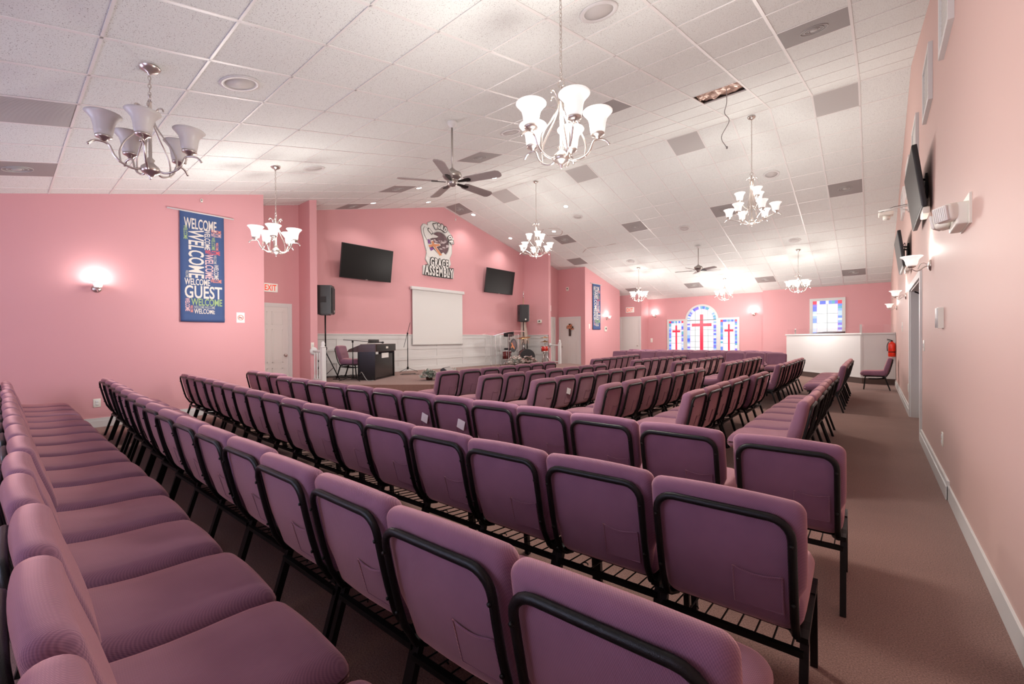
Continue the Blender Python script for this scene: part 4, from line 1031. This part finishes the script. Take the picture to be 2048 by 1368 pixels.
flowers(-7.95, 7.15, ST, .18, 50, 'small white flower bunch right behind the floor monitor', [PETAL, PALEL], leafm=DKGREEN)
flowers(-9.35, 11.35, ST, .33, 110, 'large white and blush flower arrangement at the foot of the lectern', [PETAL, PINKP, PETAL], leafm=PALEL)
flowers(-9.30, 12.02, ST, .30, 90, 'blush flower arrangement in front of the bass drum', [PETAL, PINKP], leafm=DKGREEN)
# acrylic lectern
t = thing('acrylic_lectern', 'clear acrylic lectern with the church emblem, right half of the stage', 'lectern', (-9.85, 11.35, ST))
TL = Matrix(((0, 0, 1, 0), (1, 0, 0, 0), (0, 1, 0, 0), (0, 0, 0, 1)))
m = MB(); n = 14; vs = []; fs = []
for a in range(n + 1):
    u = -.85 + 1.65 * a / n; v = 1.05 + .17 * math.sin((a / n) * PI * .62)
    for d in (-.25, .25):
        for th in (0, .015): vs.append((u, v + th + (.05 if d < 0 else 0), d))
for a in range(n):
    b = a * 4; c_ = b + 4
    fs += [(b, b + 2, c_ + 2, c_), (b + 1, c_ + 1, c_ + 3, b + 3), (b, c_, c_ + 1, b + 1), (b + 2, b + 3, c_ + 3, c_ + 2)]
fs += [(0, 1, 3, 2), (n * 4, n * 4 + 2, n * 4 + 3, n * 4 + 1)]
m.add(vs, fs, None, False, TL); m.build('reading_top', ACRYL, t)
m = MB()
for u in (-.72, -.48): m.box((u, 0, -.02), (u + .018, 1.08, .0), None, TL); m.box((u, 0, .2), (u + .018, 1.06, .22), None, TL)
m.build('post', ACRYL, t)
m = MB(); m.box((.05, 0, .1), (.62, 1.12, .115), None, TL); m.build('front_panel', ACRYL, t)
m = MB()
for u in (.05, .60): m.box((u, 0, .115), (u + .012, 1.12, .125), None, TL)
m.build('edge_strip', CHROME, t)
m = MB(); m.prism(disc(.33, .72, .19, .24), .116, .118, DK, TL); m.prism(disc(.35, .76, .12, .15), .118, .119, GLOBE, TL)
m.prism([(x_ * .9 + .0, y_) for x_, y_ in [(.22, .80), (.27, .83), (.33, .74), (.44, .62), (.40, .58), (.30, .68), (.24, .62), (.20, .66), (.27, .72)]], .119, .122, mat('emblem_wood_small', (.65, .22, .08), .5), TL); m.build('emblem', None, t)
m = MB()
for k, ch in enumerate('1 WORD OF'):
    if ch == ' ': continue
    a = math.radians(150 - 120 * k / 8); Tk = TL @ Matrix.Translation((.33 + .25 * math.cos(a), .72 + .31 * math.sin(a), 0)) @ Matrix.Rotation(a - PI / 2, 4, 'Z'); put_text(m, ch, -.02, -.03, .04, .06, None, Tk, 0, .118)
put_text(m, 'GRACE', .18, .38, .30, .07, None, TL, 0, .118); put_text(m, 'ASSEMBLY', .13, .29, .40, .07, None, TL, 0, .118); m.build('lettering', EGR, t)
# black seat back behind the lectern
t = thing('drum_throne', 'black padded stool back standing behind the lectern', 'stool', (-10.35, 12.15, ST), .3)
m = MB(); m.rbox((0, 0, 1.13), (.20, .05, .10), .04, n=6); m.build('backrest', BLACK, t)
m = MB(); m.tube([(0, .05, .55), (0, .05, 1.1)], .015, n=6); m.tube([(0, .05, .15), (0, .05, .55)], .02, n=8); m.build('post', BLACKM, t)
m = MB(); m.rbox((0, .12, .58), (.18, .18, .04), .035, n=6); m.build('seat', BLACK, t)
for k in range(3):
    a = 2 * PI * k / 3; m = MB(); m.tube([(0, .05, .25), (.28 * math.cos(a), .05 + .28 * math.sin(a), .012)], .010, n=6); m.build('leg', CHROME, t)
# drum kit
def drum(name, x, y, z, r, d, axis_rz, shell, head, label, cat='drum', tilt=0, legs=True):
    t = thing(name, label, cat, (x, y, z), axis_rz, 'drum kit')
    T = Matrix.Rotation(tilt, 4, 'X'); ax = 'y' if name == 'bass_drum' else 'z'
    if name == 'bass_drum': c = (0, 0, r + .01)
    else: c = (0, 0, 0)
    m = MB(); m.lathe([(r, -d / 2), (r, d / 2)], c, n=28, axis=ax, T=T); m.build('shell', shell, t)
    m = MB(); m.lathe([(0, d / 2 + .004), (r * .98, d / 2 + .004), (r * .98, d / 2)], c, n=28, axis=ax, T=T); m.build('front_head' if ax == 'y' else 'top_head', head, t)
    for s_ in (-1, 1):
        m = MB(); m.lathe([(r * .97, s_ * d / 2 - .012), (r * 1.04, s_ * d / 2 - .012), (r * 1.04, s_ * d / 2 + .014), (r * .97, s_ * d / 2 + .014)], c, n=28, axis=ax, T=T); m.build('hoop', CHROME if ax == 'z' else BLACK, t)
    m = MB()
    for k in range(6):
        a = 2 * PI * k / 6
        if ax == 'y': m.tube([(c[0] + r * 1.02 * math.sin(a), -d / 2, c[2] + r * 1.02 * math.cos(a)), (c[0] + r * 1.02 * math.sin(a), d / 2, c[2] + r * 1.02 * math.cos(a))], .008, n=5, T=T)
        else: m.tube([(r * 1.03 * math.cos(a), r * 1.03 * math.sin(a), -d / 2), (r * 1.03 * math.cos(a), r * 1.03 * math.sin(a), d / 2)], .007, n=5, T=T)
    m.build('lugs', CHROME, t)
    if ax == 'z' and legs:
        for k in range(3):
            a = 2 * PI * k / 3 + .4; m = MB(); m.tube([(r * .5 * math.cos(a), r * .5 * math.sin(a), -d / 2), (r * 1.2 * math.cos(a), r * 1.2 * math.sin(a), ST - z + .008)], .009, n=6); m.build('leg', CHROME, t)
    return t
bd = drum('bass_drum', -9.85, 12.55, ST, .28, .36, math.radians(-128), DRUMD, BLACKG, 'black fronted bass drum lying on its side at the right of the stage')
m = MB(); TB = Matrix(((-1, 0, 0, 0), (0, 0, 1, .19), (0, 1, 0, 0), (0, 0, 0, 1))); put_text(m, 'Pearl', -.10, .37, .20, .075, None, TB, 0, .002); m.build('lettering', PLATE, bd)
for sx in (-1, 1): m = MB(); m.tube([(sx * .22, .1, .12), (sx * .36, .28, .01)], .009, n=6); m.build('leg', CHROME, bd)
drum('tom_drum', -9.35, 13.02, .96, .13, .20, .3, DRUMR, PAPER, 'bright red snare drum on a chrome stand beside the right railing', tilt=.12)
drum('floor_tom', -10.35, 12.05, .72, .17, .30, .1, DRUMD, PAPER, 'burgundy drum between the lectern and the bass drum')
def cymbal(x, y, zs, r, label, tilt=.12):
    t = thing('cymbal_stand', label, 'cymbal', (x, y, ST), 0, 'cymbals of the drum kit'); H = zs[0] - ST
    m = MB(); m.tube([(0, 0, .1), (0, 0, H + .06)], .010, n=7); m.lathe([(0, H * .5), (.025, H * .5), (.025, H * .55), (0, H * .55)], n=8); m.build('pole', CHROME, t)
    for k in range(3):
        a = 2 * PI * k / 3 + .5; m = MB(); m.tube([(0, 0, .40), (.26 * math.cos(a), .26 * math.sin(a), .01)], .009, n=6); m.build('leg', CHROME, t)
    for z in zs:
        m = MB(); m.lathe([(0, .035), (.03, .03), (.05, .012), (r, -.012), (r, -.014), (.05, .008), (0, .02)], (0, 0, z - ST), n=30, T=Matrix.Translation((0, 0, z - ST)) @ Matrix.Rotation(tilt, 4, 'X') @ Matrix.Translation((0, 0, ST - z))); m.build('cymbal', BRASS, t)
cymbal(-10.02, 12.60, (1.37,), .28, 'large tilted brass cymbal above the bass drum', .16)
cymbal(-9.50, 13.25, (1.22, 1.37), .20, 'pair of small brass cymbals next to the right stage column', .05)
m = MB(); m.tube([(-10.1, 12.7, ST + .56), (-10.12, 12.7, ST + .82)], .016, n=7); m.tube([(-9.99, 12.8, ST + .56), (-10.0, 12.8, ST + .90)], .016, n=7); tag(m.build('tom_mount', BLACKM), 'two bare black tom mounting posts on top of the bass drum', 'drum mount')
# flag
t = thing('flag', 'cream flag hanging from a brass topped pole behind the right loudspeaker', 'flag', (-10.58, 13.32, ST))
m = MB(); m.tube([(0, 0, .02), (0, 0, 2.55)], .014, n=8); m.build('pole', GOLDW, t)
m = MB(); m.lathe([(0, 2.55), (.02, 2.56), (.025, 2.60), (.012, 2.64), (.02, 2.67), (.03, 2.72), (.012, 2.80), (0, 2.86)], n=10); m.build('finial', CHROME, t)
m = MB(); m.lathe([(0, 0), (.14, 0), (.14, .02), (.05, .05), (0, .05)], n=18); m.build('base', GOLDW, t)
m = MB(); nu, nv = 18, 10; vs = []; fs = []
for b in range(nv + 1):
    for a in range(nu + 1):
        u = a / nu; v = b / nv; wdt = .16 + .30 * (1 - v); vs.append((-.12 + wdt * u * .9 + .02, .05 * math.sin(u * 16) * (1 - .5 * v) - .05, .72 + 1.5 * v + .06 * u * (1 - v)))
for b in range(nv):
    for a in range(nu): i = b * (nu + 1) + a; fs.append((i, i + 1, i + nu + 2, i + nu + 1))
m.add(vs, fs, None, True); m.build('cloth', FLAGW, t)
# stage railings
def railing(x0, y, n, label):
    t = thing('stage_railing', label, 'railing', (x0, y, ST)); L = .42
    m = MB(); m.lathe([(.085, .0), (.085, .02), (.06, .03), (0, .03)], (0, 0, .70), n=20, axis='x'); m.build('rosette', WHITE, t)
    m = MB(); m.rbox((L / 2, 0, .70), (L / 2, .03, .022), .012, n=5); m.box((0, -.02, .06), (L, .02, .09)); m.build('handrail', WHITE, t)
    for k in range(n):
        m = MB(); x = .06 + k * .11; m.lathe([(.018, 0), (.018, .15), (.010, .2), (.016, .35), (.012, .5), (.018, .6), (.018, .68)], (x, 0, 0), n=10); m.build('baluster', WHITE, t)
    m = MB(); m.box((L - .02, -.045, 0), (L + .07, .045, .78)); m.lathe([(.05, .78), (.055, .80), (.03, .82), (.045, .85), (.03, .90), (0, .92)], (L + .025, 0, 0), n=16); m.build('newel_post', WHITE, t)
railing(-9.585, 4.52, 3, 'short white stage railing with turned balusters at the left column')
railing(-9.60, 13.73, 2, 'short white stage railing at the right column in front of the doors')
# wreath on the door
t = thing('flower_cross', 'dark cross with orange autumn flowers hanging on the white door right of the stage', 'decoration', (-9.785, 15.47, 1.43))
m = MB(); m.box((-.05, -.03, 0), (.05, -.012, .52)); m.box((-.16, -.03, .32), (.16, -.012, .41)); m.build('cross', WOODD, t)
m = MB(); random.seed(9)
for k in range(26):
    c = Vector((random.gauss(0, .07), -.04, .36 + random.gauss(0, .06)))
    for q in range(5):
        T = Matrix.Translation(c) @ Matrix.Rotation(2 * PI * q / 5, 4, 'Y'); s_ = .03; m.add([(0, 0, 0), (s_, -.012, -s_ * .5), (s_ * 1.5, -.02, 0), (s_, -.012, s_ * .5)], [(0, 1, 2, 3)], random.choice([ORANGE, ORANGE, PINKP, DKGREEN]), False, T)
tag(m.build('blossoms', None, t), kind='stuff')

# ------------------------------------------------------------------ sound booth
XR_, YF2_ = XR, YF2
XR, YF2 = XR - .004, YF2 - .004
PB = [(-2.4, 18.22), (-.25, 15.62), (XR, 15.62)]
def off(P, d):
    # offset the polyline inwards (towards the far right corner)
    n1 = Vector((2.60, 2.15)).normalized()
    return [(P[0][0] + n1.x * d, P[0][1] + n1.y * d), (P[1][0] + d * .36, P[1][1] + d), (P[2][0], P[2][1] + d)]
I = off(PB, .12)
m = MB(); m.prism([PB[0], PB[1], PB[2], (XR, YF2), (-2.4, YF2)], 0, .165); tag(m.build('booth_platform', mat('dark_brown_carpet', (.095, .06, .052), .95)), kind='structure')
t = thing('sound_booth', 'white half-height angled sound booth in the far right corner', 'booth', (-.25, 15.62, .165))
O = Vector((-.25, 15.62, .165)); TO = Matrix.Translation(-O)
m = MB(); m.prism([PB[0], PB[1], PB[2], I[2], I[1], I[0]], .165, 1.39, None, TO); m.box((-2.4, 18.22, .165), (-2.28, YF2, 1.39), None, TO); m.build('front_wall', WHITE, t)
E1 = off(PB, -.035); I2 = off(PB, .16)
m = MB(); m.prism([E1[0], E1[1], (XR, 15.585), I2[2], I2[1], I2[0]], 1.39, 1.43, None, TO); m.box((-2.44, 18.2, 1.39), (-2.24, YF2, 1.43), None, TO); m.build('counter_cap', WHITE, t)
m = MB(); o1 = off(PB, -.012); m.prism([o1[0], o1[1], (XR, 15.608), PB[2], PB[1], PB[0]], .165, .20, None, TO); m.build('base_moulding', WHITE, t)
m = MB(); m.box((-.285, 15.60, .2), (-.235, 15.625, 1.39), None, TO); m.build('corner_bead', WHITE, t)
m = MB(); c1 = off(PB, .05); c2 = off(PB, .058)
m.prism([c1[0], c1[1], c2[1], c2[0]], 1.43, 1.60, None, TO); m.prism([c1[1], c1[2], c2[2], c2[1]], 1.43, 1.66, None, TO); m.build('glass_guard', GLASS, t)
m = MB(); m.box((-.30, 15.64, 1.43), (-.25, 15.69, 1.67), None, TO); m.box((-2.12, 17.98, 1.43), (-2.08, 18.02, 1.62), None, TO); m.build('guard_post', WHITE, t)
t = thing('mixing_console', 'low dark mixing desk edge showing above the booth counter', 'mixing desk', (-1.2, 17.3, 1.0), math.radians(-50))
m = MB(); m.box((-.5, -.3, 0), (.5, .3, .38)); m.build('stand', BLACK, t)
m = MB(); m.prism([(-.3, .38), (.3, .38), (.3, .50), (-.3, .42)], -.45, .45, None, TL); m.build('console', BLACK, t)
XR, YF2 = XR_, YF2_
# fire extinguisher
t = thing('fire_extinguisher', 'red fire extinguisher mounted on the right wall by the booth', 'fire extinguisher', (.375, 15.35, .78))
m = MB(); m.lathe([(0, 0), (.07, .005), (.078, .02), (.078, .32), (.07, .36), (.03, .39), (.025, .41), (0, .41)], n=22); m.build('cylinder', EXTR, t)
m = MB(); m.lathe([(.022, .40), (.022, .44), (0, .44)], n=10); m.tube([(0, 0, .44), (-.10, 0, .475)], .009, n=6); m.tube([(0, 0, .44), (-.10, 0, .445)], .008, n=6); m.build('valve_handle', BLACKM, t)
m = MB(); m.tube(catmull([(.0, 0, .42), (-.06, -.03, .40), (-.095, -.03, .30), (-.09, -.03, .15)], 5), .009, n=6); m.build('hose', BLACK, t)
m = MB(); m.lathe([(.0795, .12), (.0795, .14)], n=22); m.build('strap', BLACKM, t)

# ------------------------------------------------------------------ right wall things
for y0, y1, z0_, z1_, lab in [(4.61, 5.25, 3.69, 4.30, 'nearest white framed panel high on the right wall, cut off by the frame'), (6.15, 6.85, 3.74, 4.33, 'second white framed panel high on the right wall'), (7.9, 8.7, 3.74, 4.30, 'third white framed panel behind the near television'), (9.5, 10.3, 3.72, 4.26, 'fourth white framed panel high on the right wall'), (11.2, 12.0, 3.7, 4.2, 'farthest white framed panel high on the right wall')]:
    T0 = T_negX(XR, y1, z0_); t = thing('wall_panel', lab, 'wall panel', tuple(T0.translation), 0, 'white framed panels high on the right wall'); T = Matrix.Translation(-T0.translation) @ T0
    w, h = y1 - y0, z1_ - z0_
    m = MB(); f = .05
    for q in (((0, 0, 0), (f, h, .035)), ((w - f, 0, 0), (w, h, .035)), ((f, 0, 0), (w - f, f, .035)), ((f, h - f, 0), (w - f, h, .035))): m.box(*q, None, T)
    m.build('panel_frame', WHITE, t)
    m = MB(); m.box((f, f, 0), (w - f, h - f, .015), None, T)
    for k in range(12): v = f + (h - 2 * f) * k / 12; m.box((f, v, .015), (w - f, v + .012, .022), None, T)
    m.build('louvre', DOORW, t)
# emergency light
t = thing('emergency_light', 'white twin-head emergency light high on the near right wall', 'emergency light', (XR, 4.02, 2.08))
m = MB(); m.rbox((-.035, .02, .0), (.033, .17, .07), .012, n=6); m.box((-.012, -.17, -.075), (0, .20, .115)); m.build('housing', PLATE, t)
for dy in (-.10, .14):
    m = MB(); T = Matrix.Translation((-.095, dy, .015)) @ Matrix.Rotation(.5 if dy < 0 else -.4, 4, 'Z') @ Matrix.Rotation(-.15, 4, 'Y')
    m.rbox((0, 0, 0), (.042, .062, .055), .022, n=7, T=T); m.build('lamp_head', PLATE, t)
    m = MB(); m.rbox((-.045, 0, 0), (.008, .056, .048), .006, n=5, T=T)
    for k in range(7): m.box((-.056, -.050 + k * .015, -.040), (-.052, -.043 + k * .015, .040), None, T)
    m.build('lens', CLOTHW, t)
# ribbed chime cover
t = thing('door_chime', 'small white ribbed chime cover at eye level on the near right wall', 'chime', (XR, 5.30, 1.47))
m = MB(); m.box((-.035, -.06, -.09), (0, .06, .09)); m.build('cover', PLATE, t)
m = MB()
for k in range(5): m.lathe([(.008, -.085), (.008, .085)], (-.038, -.048 + k * .024, 0), n=8)
m.build('ribs', WHITE, t)
# small projector on a wall arm
t = thing('wall_projector', 'small white device on a bracket arm sticking out above the far television', 'projector', (XR, 9.9, 3.50))
m = MB(); m.box((-.02, -.07, -.07), (0, .07, .07)); m.tube([(0, 0, .03), (-.40, 0, .0)], .012, n=8); m.tube([(-.02, 0, -.05), (-.12, 0, -.0)], .008, n=6); m.build('arm', WHITE, t)
m = MB(); m.rbox((-.30, 0, -.07), (.10, .10, .03), .015, n=6); m.lathe([(.05, -.16), (.045, -.10)], (-.29, 0, 0), n=14); m.lathe([(0, -.17), (.03, -.165), (.05, -.15), (.05, -.10), (0, -.1)], (-.29, 0, 0), n=14); m.build('body', PLATE, t)
m = MB(); m.tube([(0, .02, .06), (-.2, .02, .045), (-.38, .02, -.02)], .005, n=5); m.build('cable', CABLE, t)
# soundbar style brackets below televisions
for y, z, d in ((6.25, 2.60, 'near'), (9.45, 2.38, 'far')):
    m = MB(); m.rbox((0, 0, 0), (.028, .16, .035), .012, n=5); o = m.build('wall_adapter', PLATE); o.location = (XR - .05, y, z); tag(o, 'white adapter box just under the %s television on the right wall' % d, 'adapter')
